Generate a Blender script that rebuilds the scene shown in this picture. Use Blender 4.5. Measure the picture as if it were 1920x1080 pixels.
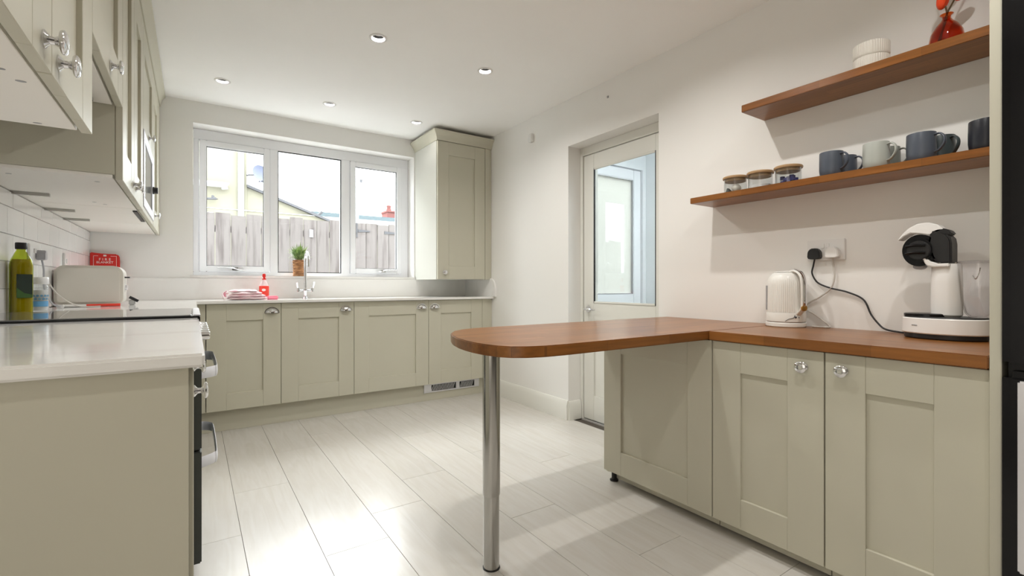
import bpy, bmesh, math, random
from mathutils import Vector, Matrix, Euler
PI = math.pi
random.seed(7)
for o in list(bpy.data.objects): bpy.data.objects.remove(o)
SC = bpy.context.scene
C = SC.collection

# ---------------------------------------------------------------- camera, world, lights, exposure
cam_d = bpy.data.cameras.new('camera'); cam = bpy.data.objects.new('camera', cam_d); C.objects.link(cam)
cam.location = (0, 0, 1.014); cam.rotation_euler = (PI/2, 0, -math.atan(598/885.0))
cam_d.sensor_width = 36; cam_d.lens = 885/1920*36; cam_d.shift_y = -6/1920; cam_d.clip_start = 0.02
SC.camera = cam
SKY = 10.8
W = bpy.data.worlds.new('overcast'); SC.world = W; W.use_nodes = True
nt = W.node_tree; bg = nt.nodes['Background']
tc = nt.nodes.new('ShaderNodeTexCoord'); sx = nt.nodes.new('ShaderNodeSeparateXYZ'); nt.links.new(tc.outputs['Generated'], sx.inputs[0])
mr = nt.nodes.new('ShaderNodeMapRange'); mr.inputs[1].default_value = 0; mr.inputs[2].default_value = 1
mr.inputs[3].default_value = SKY*0.55; mr.inputs[4].default_value = SKY*1.65
nt.links.new(sx.outputs[2], mr.inputs[0]); nt.links.new(mr.outputs[0], bg.inputs[1]); bg.inputs[0].default_value = (0.93, 0.97, 1.0, 1)

def area(name, loc, rot, sx_, sy_, power, col=(1, 1, 1), portal=False):
    d = bpy.data.lights.new(name, 'AREA'); d.shape = 'RECTANGLE'; d.size = sx_; d.size_y = sy_; d.energy = power; d.color = col
    d.cycles.is_portal = portal
    o = bpy.data.objects.new(name, d); o.location = loc; o.rotation_euler = rot; C.objects.link(o); return o
sd = bpy.data.lights.new('hazy_sun', 'SUN'); sd.energy = 6.5; sd.angle = math.radians(44); sd.color = (1.0, 0.985, 0.97)
so = bpy.data.objects.new('hazy_sun', sd); C.objects.link(so); so.rotation_euler = (-math.radians(90-36), 0, math.radians(4))
# portals help the sky through the openings; the side area lamp is added fill, no window there
area('window_portal', (0.88, 4.56, 1.64), (-PI/2, 0, 0), 1.9, 1.3, 1, portal=True)
area('lobby_portal', (3.04, 3.2, 1.45), (-PI/2, 0, 0), 0.9, 1.3, 1, portal=True)
area('side_fill_light', (-0.57, -0.45, 1.30), (0, -PI/2, 0), 1.7, 1.9, 10, (1.0, 0.91, 0.78))
SC.view_settings.view_transform = 'Standard'; SC.view_settings.look = 'None'; SC.view_settings.gamma = 1.0
SC.view_settings.use_curve_mapping = False; SC.view_settings.exposure = 0.14
SC.cycles.max_bounces = 10; SC.cycles.diffuse_bounces = 6; SC.cycles.glossy_bounces = 5; SC.cycles.transmission_bounces = 8
SC.cycles.transparent_max_bounces = 16; SC.cycles.caustics_reflective = False; SC.cycles.caustics_refractive = False
SC.cycles.use_denoising = True; SC.cycles.sample_clamp_indirect = 6

# ---------------------------------------------------------------- materials
def mat(name, col, rough=0.5, metal=0.0, spec=0.5, trans=0.0, ior=1.45, coat=0.0):
    m = bpy.data.materials.new(name); m.use_nodes = True
    p = m.node_tree.nodes['Principled BSDF']
    p.inputs['Base Color'].default_value = (*col, 1); p.inputs['Roughness'].default_value = rough
    p.inputs['Metallic'].default_value = metal; p.inputs['Specular IOR Level'].default_value = spec
    p.inputs['Transmission Weight'].default_value = trans; p.inputs['IOR'].default_value = ior
    p.inputs['Coat Weight'].default_value = coat
    return m
def N(m, t): return m.node_tree.nodes.new(t)
def Lk(m, a, b): m.node_tree.links.new(a, b)
def P_(m): return m.node_tree.nodes['Principled BSDF']
def noise_tint(m, c1, c2, scale=(1, 1, 1), ns=5, detail=4, lo=0.35, hi=0.65, bump=0.0, rnd=False, coord='Object'):
    t = N(m, 'ShaderNodeTexCoord'); mp = N(m, 'ShaderNodeMapping'); mp.inputs['Scale'].default_value = scale
    Lk(m, t.outputs[coord], mp.inputs[0])
    src = mp.outputs[0]
    if rnd:
        oi = N(m, 'ShaderNodeObjectInfo'); ml = N(m, 'ShaderNodeMath'); ml.operation = 'MULTIPLY'; ml.inputs[1].default_value = 37
        Lk(m, oi.outputs['Random'], ml.inputs[0]); Lk(m, ml.outputs[0], mp.inputs['Location'])
    n = N(m, 'ShaderNodeTexNoise'); n.inputs['Scale'].default_value = ns; n.inputs['Detail'].default_value = detail
    Lk(m, src, n.inputs['Vector'])
    r = N(m, 'ShaderNodeValToRGB'); r.color_ramp.elements[0].position = lo; r.color_ramp.elements[1].position = hi
    r.color_ramp.elements[0].color = (*c1, 1); r.color_ramp.elements[1].color = (*c2, 1)
    Lk(m, n.outputs['Fac'], r.inputs[0]); Lk(m, r.outputs[0], P_(m).inputs['Base Color'])
    if bump:
        b = N(m, 'ShaderNodeBump'); b.inputs['Strength'].default_value = bump; b.inputs['Distance'].default_value = 0.002
        Lk(m, n.outputs['Fac'], b.inputs['Height']); Lk(m, b.outputs[0], P_(m).inputs['Normal'])
    return m, mp, n, r

def paint(name, col, rough=0.6, amt=0.008):
    m = mat(name, col, rough); c2 = tuple(min(1, c*(1+amt)) for c in col); c1 = tuple(c*(1-amt) for c in col)
    noise_tint(m, c1, c2, ns=2, bump=0.0); return m
WALL = paint('wall_paint', (0.82, 0.81, 0.79), 0.7)
CEIL = paint('ceiling_paint', (0.90, 0.895, 0.885), 0.75)
TRIM = paint('white_gloss_trim', (0.74, 0.735, 0.69), 0.35)
UPVC = mat('white_upvc', (0.88, 0.89, 0.92), 0.3)
CAB = paint('sage_cream_paint', (0.545, 0.525, 0.43), 0.42, 0.02)
CABW = mat('cabinet_underside', (0.86, 0.83, 0.78), 0.5)
CARC = mat('carcass_dark_gap', (0.30, 0.28, 0.22), 0.7)
def mk_quartz():
    m = mat('white_quartz', (0.8, 0.79, 0.76), 0.07)
    noise_tint(m, (0.72, 0.69, 0.665), (0.83, 0.82, 0.80), scale=(1, 2.2, 1), ns=2.2, detail=8, lo=0.30, hi=0.46); return m
QUARTZ = mk_quartz()
TILE = mat('glazed_white_tile', (0.88, 0.88, 0.88), 0.12)
GROUT = mat('grey_grout', (0.50, 0.50, 0.50), 0.8)
def mk_floor():
    m = mat('pale_oak_laminate', (0.6, 0.55, 0.48), 0.22)
    _, mp, n, r = noise_tint(m, (0.57, 0.54, 0.495), (0.61, 0.59, 0.555), scale=(9, 0.9, 1), ns=2.6, detail=9, lo=0.32, hi=0.66, bump=0.05, rnd=True)
    n.inputs['Distortion'].default_value = 1.6
    oi = N(m, 'ShaderNodeObjectInfo'); mr_ = N(m, 'ShaderNodeMapRange'); mr_.inputs[3].default_value = 0.96; mr_.inputs[4].default_value = 1.02
    Lk(m, oi.outputs['Random'], mr_.inputs[0])
    mx = N(m, 'ShaderNodeVectorMath'); mx.operation = 'SCALE'; Lk(m, r.outputs[0], mx.inputs[0]); Lk(m, mr_.outputs[0], mx.inputs['Scale'])
    Lk(m, mx.outputs[0], P_(m).inputs['Base Color']); P_(m).inputs['Roughness'].default_value = 0.26
    return m
FLOOR = mk_floor()
SUB = mat('dark_plank_joint', (0.10, 0.085, 0.07), 0.9)
def mk_oak(axis):
    m = mat('oiled_oak_staves_' + axis, (0.5, 0.25, 0.1), 0.28)
    t = N(m, 'ShaderNodeTexCoord'); mp = N(m, 'ShaderNodeMapping'); Lk(m, t.outputs['Object'], mp.inputs[0])
    if axis == 'y': mp.inputs['Rotation'].default_value = (0, 0, PI/2)
    br = N(m, 'ShaderNodeTexBrick'); br.inputs['Scale'].default_value = 1; br.inputs['Brick Width'].default_value = 0.33
    br.inputs['Row Height'].default_value = 0.043; br.inputs['Mortar Size'].default_value = 0.0006; br.offset = 0.37; br.inputs['Bias'].default_value = 0
    br.inputs['Color1'].default_value = (0.285, 0.112, 0.027, 1); br.inputs['Color2'].default_value = (0.20, 0.072, 0.016, 1)
    br.inputs['Mortar'].default_value = (0.16, 0.062, 0.018, 1)
    Lk(m, mp.outputs[0], br.inputs['Vector'])
    mp2 = N(m, 'ShaderNodeMapping'); mp2.inputs['Scale'].default_value = (3, 45, 45); Lk(m, mp.outputs[0], mp2.inputs[0])
    n = N(m, 'ShaderNodeTexNoise'); n.inputs['Scale'].default_value = 1.5; n.inputs['Detail'].default_value = 6; Lk(m, mp2.outputs[0], n.inputs['Vector'])
    rr = N(m, 'ShaderNodeMapRange'); rr.inputs[1].default_value = 0.3; rr.inputs[2].default_value = 0.7; rr.inputs[3].default_value = 0.78; rr.inputs[4].default_value = 1.15
    Lk(m, n.outputs['Fac'], rr.inputs[0])
    v = N(m, 'ShaderNodeVectorMath'); v.operation = 'SCALE'; Lk(m, br.outputs['Color'], v.inputs[0]); Lk(m, rr.outputs[0], v.inputs['Scale'])
    Lk(m, v.outputs[0], P_(m).inputs['Base Color']); return m
OAKX, OAKY = mk_oak('x'), mk_oak('y')
CHROME = mat('polished_chrome', (0.78, 0.78, 0.80), 0.08, 1)
STEEL = mat('brushed_steel', (0.46, 0.45, 0.43), 0.17, 1)
SATIN = mat('satin_aluminium', (0.78, 0.78, 0.82), 0.32, 0.7)
BLACKG = mat('black_gloss', (0.005, 0.005, 0.006), 0.16, spec=0.35)
HANDLEW = mat('pale_silver_handle', (0.74, 0.75, 0.80), 0.3)
BLACKM = mat('black_plastic', (0.015, 0.015, 0.016), 0.42)
DARKG = mat('dark_grey_enamel', (0.05, 0.055, 0.05), 0.35)
WPLAS = mat('white_plastic', (0.80, 0.79, 0.78), 0.25)
GPLAS = mat('grey_plastic', (0.35, 0.35, 0.37), 0.4)
CERW = mat('white_ceramic', (0.74, 0.71, 0.65), 0.35)
def glassy(name, col=(1, 1, 1), refl=1.0, rough=0.0):
    m = bpy.data.materials.new(name); m.use_nodes = True; t = m.node_tree; t.nodes.clear()
    o = t.nodes.new('ShaderNodeOutputMaterial'); mx = t.nodes.new('ShaderNodeMixShader'); tr = t.nodes.new('ShaderNodeBsdfTransparent')
    gl = t.nodes.new('ShaderNodeBsdfGlossy'); lw = t.nodes.new('ShaderNodeLayerWeight'); lw.inputs[0].default_value = 0.5
    fr = t.nodes.new('ShaderNodeMath'); fr.operation = 'POWER'; fr.inputs[1].default_value = 4.5; t.links.new(lw.outputs['Facing'], fr.inputs[0])
    ad = t.nodes.new('ShaderNodeMath'); ad.operation = 'ADD'; ad.inputs[1].default_value = 0.04; ad.use_clamp = True
    ml = t.nodes.new('ShaderNodeMath'); ml.operation = 'MULTIPLY'; ml.inputs[1].default_value = refl
    tr.inputs[0].default_value = (*col, 1); gl.inputs['Roughness'].default_value = rough
    t.links.new(fr.outputs[0], ad.inputs[0]); t.links.new(ad.outputs[0], ml.inputs[0]); ml.use_clamp = True; t.links.new(ml.outputs[0], mx.inputs[0]); t.links.new(tr.outputs[0], mx.inputs[1])
    t.links.new(gl.outputs[0], mx.inputs[2]); t.links.new(mx.outputs[0], o.inputs[0]); return m
PANE = glassy('window_glass', (0.97, 0.985, 0.98), 0.6)
CLEAR = glassy('clear_thin_glass', (0.93, 0.94, 0.94), 1.3)
SMOKE = glassy('clear_plastic_tank', (0.98, 0.975, 0.98), 1.3, 0.05)
GREENG = glassy('green_bottle_glass', (0.66, 0.72, 0.16), 1.2)
ORANGEG = glassy('orange_vase_glass', (0.84, 0.36, 0.14), 1.2)
def mk_frost():
    m = bpy.data.materials.new('obscure_glass'); m.use_nodes = True; t = m.node_tree; t.nodes.clear()
    o = t.nodes.new('ShaderNodeOutputMaterial'); mx = t.nodes.new('ShaderNodeMixShader'); mx.inputs[0].default_value = 0.07
    a = t.nodes.new('ShaderNodeBsdfTranslucent'); a.inputs[0].default_value = (0.30, 0.305, 0.29, 1); b = t.nodes.new('ShaderNodeBsdfTransparent'); b.inputs[0].default_value = (0.92, 0.93, 0.93, 1)
    t.links.new(a.outputs[0], mx.inputs[1]); t.links.new(b.outputs[0], mx.inputs[2]); t.links.new(mx.outputs[0], o.inputs[0]); return m
FROST = mk_frost()
OIL = mat('olive_oil', (0.60, 0.40, 0.02), 0.15)
BEECH = mat('bamboo_lid', (0.42, 0.27, 0.14), 0.45)
RED = mat('red_packet_film', (0.62, 0.02, 0.015), 0.3)
RED2 = mat('red_label', (0.75, 0.05, 0.03), 0.35)
PINK = mat('pink_sponge', (0.85, 0.25, 0.33), 0.9)
SALT = mat('white_granules', (0.85, 0.85, 0.86), 0.9)
LABELB = mat('blue_label', (0.12, 0.33, 0.58), 0.5)
LABELD = mat('dark_green_label', (0.02, 0.035, 0.025), 0.4)
WHITEINK = mat('white_print', (0.85, 0.8, 0.78), 0.5)
DARKINK = mat('dark_print', (0.03, 0.03, 0.035), 0.5)
NAVY = mat('navy_speckled_pods', (0.05, 0.05, 0.22), 0.4)
STRIPE = None
def mk_towel():
    m = mat('pink_striped_towel', (0.8, 0.7, 0.7), 0.9)
    t = N(m, 'ShaderNodeTexCoord'); w = N(m, 'ShaderNodeTexWave'); w.inputs['Scale'].default_value = 22; w.inputs['Distortion'].default_value = 1.5
    w.bands_direction = 'Y'; w.inputs['Detail'].default_value = 1
    Lk(m, t.outputs['Object'], w.inputs['Vector']); r = N(m, 'ShaderNodeValToRGB')
    r.color_ramp.elements[0].color = (0.60, 0.22, 0.28, 1); r.color_ramp.elements[1].color = (0.86, 0.80, 0.80, 1)
    r.color_ramp.elements[0].position = 0.15; r.color_ramp.elements[1].position = 0.38
    Lk(m, w.outputs['Fac'], r.inputs[0]); Lk(m, r.outputs[0], P_(m).inputs['Base Color']); return m
TOWEL = mk_towel()
MUGD = mat('slate_blue_glaze', (0.075, 0.088, 0.115), 0.33)
MUGG = mat('pale_grey_glaze', (0.40, 0.42, 0.39), 0.35)
MUGG2 = mat('mid_grey_glaze', (0.20, 0.21, 0.19), 0.35)
MUGT = mat('dark_teal_glaze', (0.05, 0.065, 0.07), 0.33)
MUGK = mat('black_glaze', (0.018, 0.02, 0.028), 0.28)
WICKER = mat('woven_brown_wicker', (0.42, 0.20, 0.09), 0.8); noise_tint(WICKER, (0.24, 0.11, 0.05), (0.56, 0.30, 0.14), scale=(1, 1, 4), ns=30)
LEAF = mat('green_leaf', (0.15, 0.28, 0.07), 0.5); noise_tint(LEAF, (0.10, 0.20, 0.05), (0.40, 0.52, 0.20), ns=25)
FLOWER = mat('orange_red_petal', (0.85, 0.07, 0.012), 0.35)
STEM = mat('dark_stem', (0.09, 0.055, 0.02), 0.6)
FENCE = mat('weathered_board', (0.3, 0.25, 0.22), 0.9)
_, _mp, _n, _r = noise_tint(FENCE, (0.080, 0.069, 0.066), (0.128, 0.115, 0.110), scale=(6, 6, 0.6), ns=3.5, detail=7, lo=0.30, hi=0.52, rnd=True)
CREAM = paint('cream_render', (0.18, 0.172, 0.134), 0.9)
SLATE = mat('blue_grey_slate', (0.10, 0.15, 0.17), 0.7); noise_tint(SLATE, (0.014, 0.023, 0.027), (0.024, 0.038, 0.043), ns=9)
FASCIA = mat('white_fascia', (0.3, 0.3, 0.29), 0.5)
BRICK = mat('red_chimney_brick', (0.15, 0.065, 0.06), 0.9)
for _m in (FENCE, CREAM, SLATE, BRICK, FASCIA): P_(_m).inputs['Specular IOR Level'].default_value = 0.05; P_(_m).inputs['Roughness'].default_value = 0.95
CONC = mat('outdoor_concrete', (0.42, 0.41, 0.39), 0.9); noise_tint(CONC, (0.56, 0.55, 0.53), (0.66, 0.65, 0.63), ns=4)
IRON = mat('dark_iron', (0.05, 0.05, 0.055), 0.6)
DISH = mat('grey_blue_dish', (0.045, 0.052, 0.085), 0.5)
METALMESH = mat('filter_mesh', (0.25, 0.25, 0.24), 0.5, 0.8)
BULB = mat('unlit_lamp_face', (0.62, 0.62, 0.60), 0.3)
CANIN = mat('dark_lamp_can', (0.10, 0.10, 0.10), 0.35, 0.8)

# ---------------------------------------------------------------- helpers
ORG = {}
def BM(): return bmesh.new()
def box(bm, x0, x1, y0, y1, z0, z1):
    vs = [bm.verts.new((x, y, z)) for x in (x0, x1) for y in (y0, y1) for z in (z0, z1)]
    for f in ((0, 1, 3, 2), (4, 6, 7, 5), (0, 4, 5, 1), (2, 3, 7, 6), (0, 2, 6, 4), (1, 5, 7, 3)):
        bm.faces.new([vs[i] for i in f])
    return vs
def prism(bm, pts, a0, a1, axis='z'):
    """extrude a 2D outline; axis z: (x,y); y: (x,z); x: (y,z)"""
    def mk(p, a): return {'z': (p[0], p[1], a), 'y': (p[0], a, p[1]), 'x': (a, p[0], p[1])}[axis]
    lo = [bm.verts.new(mk(p, a0)) for p in pts]; hi = [bm.verts.new(mk(p, a1)) for p in pts]; n = len(pts)
    bm.faces.new(lo[::-1]); bm.faces.new(hi)
    for i in range(n): bm.faces.new((lo[i], lo[(i+1) % n], hi[(i+1) % n], hi[i]))
    return lo + hi
def lathe(bm, prof, seg=32, c=(0, 0, 0), sxy=(1, 1), rib=0, ribd=0, close=False):
    rings = []
    for r, z in prof:
        ring = []
        for k in range(seg):
            a = 2*PI*k/seg; rr = r*(1 - (ribd if rib and k % 2 else 0))
            ring.append(bm.verts.new((c[0]+rr*math.cos(a)*sxy[0], c[1]+rr*math.sin(a)*sxy[1], c[2]+z)))
        rings.append(ring)
    for i in range(len(rings)-1):
        for k in range(seg):
            bm.faces.new((rings[i][k], rings[i][(k+1) % seg], rings[i+1][(k+1) % seg], rings[i+1][k]))
    if close:
        for k in range(seg): bm.faces.new((rings[-1][k], rings[-1][(k+1) % seg], rings[0][(k+1) % seg], rings[0][k]))
    else:
        if prof[0][0] > 1e-6: bm.faces.new(rings[0][::-1])
        if prof[-1][0] > 1e-6: bm.faces.new(rings[-1])
    bmesh.ops.remove_doubles(bm, verts=[v for r in rings for v in r], dist=1e-6)
def smooth_path(pts, n=8):
    P = [Vector(p) for p in pts]; out = []
    for i in range(len(P)-1):
        p0 = P[max(i-1, 0)]; p1 = P[i]; p2 = P[i+1]; p3 = P[min(i+2, len(P)-1)]
        for k in range(n):
            t = k/n
            out.append(0.5*((2*p1)+(-p0+p2)*t+(2*p0-5*p1+4*p2-p3)*t*t+(-p0+3*p1-3*p2+p3)*t**3))
    out.append(P[-1]); return out
def tube(bm, pts, r, seg=10, caps=True, flat=None):
    """r: radius or list; flat=(a,b) makes an elliptic section, a along the normal lying nearest to z"""
    P = [Vector(p) for p in pts]; rings = []; up = None
    for i, p in enumerate(P):
        t = (P[min(i+1, len(P)-1)] - P[max(i-1, 0)]).normalized()
        if up is None:
            up = Vector((0, 0, 1)) if abs(t.z) < 0.9 else Vector((0, 1, 0))
        s = t.cross(up).normalized(); u = s.cross(t).normalized(); up = u
        rr = r[i] if isinstance(r, (list, tuple)) else r
        a, b = (flat if flat else (rr, rr))
        rings.append([bm.verts.new(p + s*math.cos(2*PI*k/seg)*b + u*math.sin(2*PI*k/seg)*a) for k in range(seg)])
    for i in range(len(rings)-1):
        for k in range(seg): bm.faces.new((rings[i][k], rings[i][(k+1) % seg], rings[i+1][(k+1) % seg], rings[i+1][k]))
    if caps: bm.faces.new(rings[0][::-1]); bm.faces.new(rings[-1])
def ball(bm, c, r, s=(1, 1, 1), seg=14):
    res = bmesh.ops.create_uvsphere(bm, u_segments=seg, v_segments=max(6, seg*2//3), radius=r)
    for v in res['verts']: v.co = Vector((v.co.x*s[0]+c[0], v.co.y*s[1]+c[1], v.co.z*s[2]+c[2]))
    return res['verts']
def origin(p): return ORG.get(p.name, Vector((0, 0, 0)))
def obj(name, bm, m, parent=None, bev=0, smooth=True, local=False, base=None, ang=35):
    """link bm as ONE mesh object; vertices are given in world coordinates unless local"""
    me = bpy.data.meshes.new(name)
    bmesh.ops.recalc_face_normals(bm, faces=bm.faces)
    if bev:
        es = [e for e in bm.edges if len(e.link_faces) == 2 and e.calc_face_angle(0) > 0.6]
        bmesh.ops.bevel(bm, geom=es, offset=bev, segments=2 if bev > 0.0012 else 1, affect='EDGES', clamp_overlap=True)
    org = Vector((0, 0, 0))
    if parent is not None and not local: org = origin(parent)
    if parent is None and base is not None: org = Vector(base)
    if org.length: bmesh.ops.translate(bm, verts=bm.verts, vec=-org)
    bm.to_mesh(me); bm.free(); me.materials.append(m)
    if smooth:
        for p in me.polygons: p.use_smooth = True
        me.set_sharp_from_angle(angle=math.radians(ang))
    o = bpy.data.objects.new(name, me); C.objects.link(o)
    if parent is not None:
        o.parent = parent
        if not local: ORG[o.name] = org
    elif base is not None:
        o.location = org; ORG[o.name] = org
    return o
def tag(o, label, cat, group=None):
    o['label'] = label; o['category'] = cat
    if group: o['group'] = group
    return o
def thing(name, label, cat, loc=(0, 0, 0), group=None, rz=0):
    o = bpy.data.objects.new(name, None); C.objects.link(o); o.empty_display_size = 0.05
    o.location = loc; o.rotation_euler = (0, 0, rz); ORG[o.name] = Vector(loc); return tag(o, label, cat, group)
def struct(name, bm=None, m=None, parent=None, **k):
    if bm is None:
        o = bpy.data.objects.new(name, None); C.objects.link(o)
    else: o = obj(name, bm, m, parent, **k)
    o['kind'] = 'structure'; return o
def bx(name, x0, x1, y0, y1, z0, z1, m, parent=None, bev=0.0, base=None):
    b = BM(); box(b, x0, x1, y0, y1, z0, z1); return obj(name, b, m, parent, bev=bev, base=base)
def copytree(o, parent=None):
    c = o.copy(); C.objects.link(c)
    if parent is not None: c.parent = parent
    for ch in o.children: copytree(ch, c)
    return c
def place_mesh(name, me, parent, loc, rot=(0, 0, 0)):
    o = bpy.data.objects.new(name, me); C.objects.link(o); o.parent = parent
    o.location = Vector(loc) - origin(parent); o.rotation_euler = rot; return o
def text_obj(name, txt, size, m, parent, loc, rot, ext=0.0004):
    cu = bpy.data.curves.new('t', 'FONT'); cu.body = txt; cu.size = size; cu.extrude = ext; cu.align_x = 'CENTER'; cu.align_y = 'CENTER'
    t = bpy.data.objects.new('t', cu); C.objects.link(t)
    dg = bpy.context.evaluated_depsgraph_get(); me = bpy.data.meshes.new_from_object(t.evaluated_get(dg)); bpy.data.objects.remove(t)
    me.materials.clear(); me.materials.append(m)
    o = bpy.data.objects.new(name, me); C.objects.link(o); o.parent = parent
    o.location = Vector(loc) - origin(parent); o.rotation_euler = rot; return o

# ---------------------------------------------------------------- structure
XL, XR, YB, YF, ZC = -0.59, 2.33, 4.29, -2.8, 2.4
# floor with separate planks
fl = BM(); box(fl, XL-0.2, 4.4, YF-0.2, 4.5, -0.12, -0.010)
FL = struct('floor', fl, SUB)
joints = {3: 2.08, 5: 1.70, 6: 1.20, 7: 2.14, 4: 1.05, 2: 0.55, 1: 1.35, 0: 0.9}
pb = {}
for k in range(-3, 10):
    x0 = 0.163+0.245*(k-1); x1 = x0+0.245
    x0 = max(x0, XL); x1 = min(x1, XR+0.12)
    if x1-x0 < 0.02: continue
    y = joints.get(k, random.uniform(0, 1.3)) - 1.3*5
    while y < 4.28:
        a, b = max(y, YF), min(y+1.3, 4.28)
        if b-a > 0.03:
            q = BM(); g = 0.0007
            box(q, x0+g, x1-g, a+g, b-g, -0.0098, 0.0)
            o = obj('plank', q, FLOOR, FL, bev=0.0006)
        y += 1.3
# lobby floor
q = BM(); box(q, 2.4505, 3.6, 1.2, 3.2, -0.0098, 0.0); obj('lobby_flooring', q, mat('lobby_grey_floor', (0.45, 0.44, 0.42), 0.4), FL)

# ceiling with holes for the spotlights
SPOTS = [(0.861, 2.616), (0.165, 3.757), (0.866, 3.777), (1.566, 2.627), (1.578, 3.79), (0.865, 1.46), (1.57, 1.46), (0.865, 0.30), (1.57, 0.30)]  # the last four are unseen, added to brighten the room
cb = BM(); edges = []
def loop(bm, pts):
    vs = [bm.verts.new(p) for p in pts]; return [bm.edges.new((vs[i], vs[(i+1) % len(vs)])) for i in range(len(vs))]
edges += loop(cb, [(XL-0.01, YF-0.01, ZC), (XR+0.01, YF-0.01, ZC), (XR+0.01, YB+0.01, ZC), (XL-0.01, YB+0.01, ZC)])
for sx_, sy_ in SPOTS: edges += loop(cb, [(sx_+0.034*math.cos(2*PI*k/24), sy_+0.034*math.sin(2*PI*k/24), ZC) for k in range(24)])
bmesh.ops.triangle_fill(cb, edges=edges, use_beauty=True, normal=(0, 0, -1))
box(cb, XL-0.3, 2.62, YF-0.3, YB+0.3, 2.5, 2.62)
struct('ceiling', cb, CEIL, smooth=False)
# back wall with window opening
wb = BM(); Y2 = YB+0.27; WX0, WX1, WZ0, WZ1 = 0.0, 1.76, 1.066, 2.238
box(wb, XL-0.25, WX0, YB, Y2, -0.1, 2.5); box(wb, WX1, XR+0.25, YB, Y2, -0.1, 2.5)
box(wb, WX0, WX1, YB, Y2, -0.1, WZ0); box(wb, WX0, WX1, YB, Y2, WZ1, 2.5); struct('wall_back', wb, WALL)
# left wall + tiles
wl = BM(); box(wl, XL-0.25, XL, YF-0.2, YB, -0.1, 2.5); WLo = struct('wall_left', wl, WALL)
bx('grout_bed', XL, XL+0.0045, 0.91, YB, 0.904, 1.376, GROUT, WLo)
zr = [0.9045, 0.999, 1.103, 1.207, 1.312, 1.374]
for r in range(5):
    off = 2.546 if r % 2 == 1 else 2.612
    y = off - 0.208*9
    while y < YB:
        a, b = max(y, 0.912), min(y+0.208, YB)
        if b-a > 0.015:
            q = BM(); box(q, XL+0.001, XL+0.0085, a+0.0012, b-0.0012, zr[r]+0.0012, zr[r+1]-0.0012); obj('tile', q, TILE, WLo, bev=0.0011)
        y += 0.208
# right wall with door opening
DY0, DY1, DZ = 1.866, 2.695, 2.052; X2 = XR+0.25
wr = BM(); box(wr, XR, X2, YF-0.2, DY0, -0.1, 2.5); box(wr, XR, X2, DY1, YB+0.27, -0.1, 2.5); box(wr, XR, X2, DY0, DY1, DZ, 2.5)
struct('wall_right', wr, WALL)
# rear wall (unseen, behind the camera), coloured dark to cut bounced light
rw = BM(); box(rw, XL-0.25, X2, YF-0.2, YF, -0.1, 2.5)
struct('wall_rear', rw, paint('rear_wall_low_bounce', (0.16, 0.15, 0.13), 0.7))
# baseboards
prof = [(0, 0), (0.018, 0), (0.018, 0.112), (0.014, 0.122), (0.012, 0.134), (0.006, 0.145), (0, 0.147)]
sb = BM(); prism(sb, [(XR-p[0], p[1]) for p in prof], DY1-0.001, 3.8345, 'y'); struct('baseboard_right', sb, TRIM)
sj = BM(); prism(sj, [(DY1-p[0], p[1]*0.95) for p in prof], XR, XR+0.115, 'x'); struct('baseboard_jamb', sj, TRIM)

# window
def window():
    w = struct('window_1'); w.name = 'window_1'; f0, f1 = 4.44, 4.505
    fr = BM()
    box(fr, WX0+0.001, WX1-0.001, f0, f1, 2.155, WZ1-0.001); box(fr, WX0+0.001, WX1-0.001, f0, f1, 1.086, 1.118)
    box(fr, WX0+0.001, 0.04, f0, f1, 1.118, 2.155); box(fr, 1.688, WX1-0.001, f0, f1, 1.118, 2.155)
    obj('window_frame', fr, UPVC, w, bev=0.003)
    for a, b in ((0.537, 0.598), (1.121, 1.197)): bx('mullion', a, b, f0, f1, 1.118, 2.155, UPVC, w, bev=0.003)
    def ring(x0, x1, z0, z1, t, y0, y1):
        b = BM(); box(b, x0, x0+t, y0, y1, z0, z1); box(b, x1-t, x1, y0, y1, z0, z1)
        box(b, x0+t, x1-t, y0, y1, z0, z0+t); box(b, x0+t, x1-t, y0, y1, z1-t, z1); return b
    for x0, x1, hx in ((0.042, 0.535, 0.28), (1.199, 1.686, 1.50)):
        s = obj('sash', ring(x0, x1, 1.120, 2.153, 0.046, 4.424, 4.480), UPVC, w, bev=0.004)
        obj('gasket', ring(x0+0.043, x1-0.043, 1.163, 2.110, 0.006, 4.437, 4.452), BLACKM, s)
        bx('glass_pane', x0+0.046, x1-0.046, 4.455, 4.459, 1.166, 2.107, PANE, s)
        h = BM(); d = -1 if x0 < 1 else 1
        tube(h, smooth_path([(hx+0.06*(-d), 4.400, 1.134), (hx+0.03*(-d), 4.396, 1.137), (hx, 4.398, 1.145), (hx+0.04*d, 4.400, 1.153), (hx+0.12*d, 4.402, 1.155)], 5), 0.007, 8, flat=(0.006, 0.009))
        box(h, hx-0.02, hx+0.02, 4.398, 4.425, 1.132, 1.152); obj('handle', h, CHROME, s)
    obj('gasket', ring(0.598, 1.121, 1.118, 2.155, 0.006, 4.446, 4.460), BLACKM, w)
    bx('glass_pane', 0.600, 1.119, 4.462, 4.466, 1.120, 2.153, PANE, w)
    q = BM(); box(q, WX0-0.02, WX1+0.006, YB-0.020, YB, 1.0665, 1.086); box(q, WX0+0.0005, WX1-0.0005, YB, 4.5, 1.0665, 1.086)
    obj('window_sill', q, QUARTZ, w, bev=0.002)
window()

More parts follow.
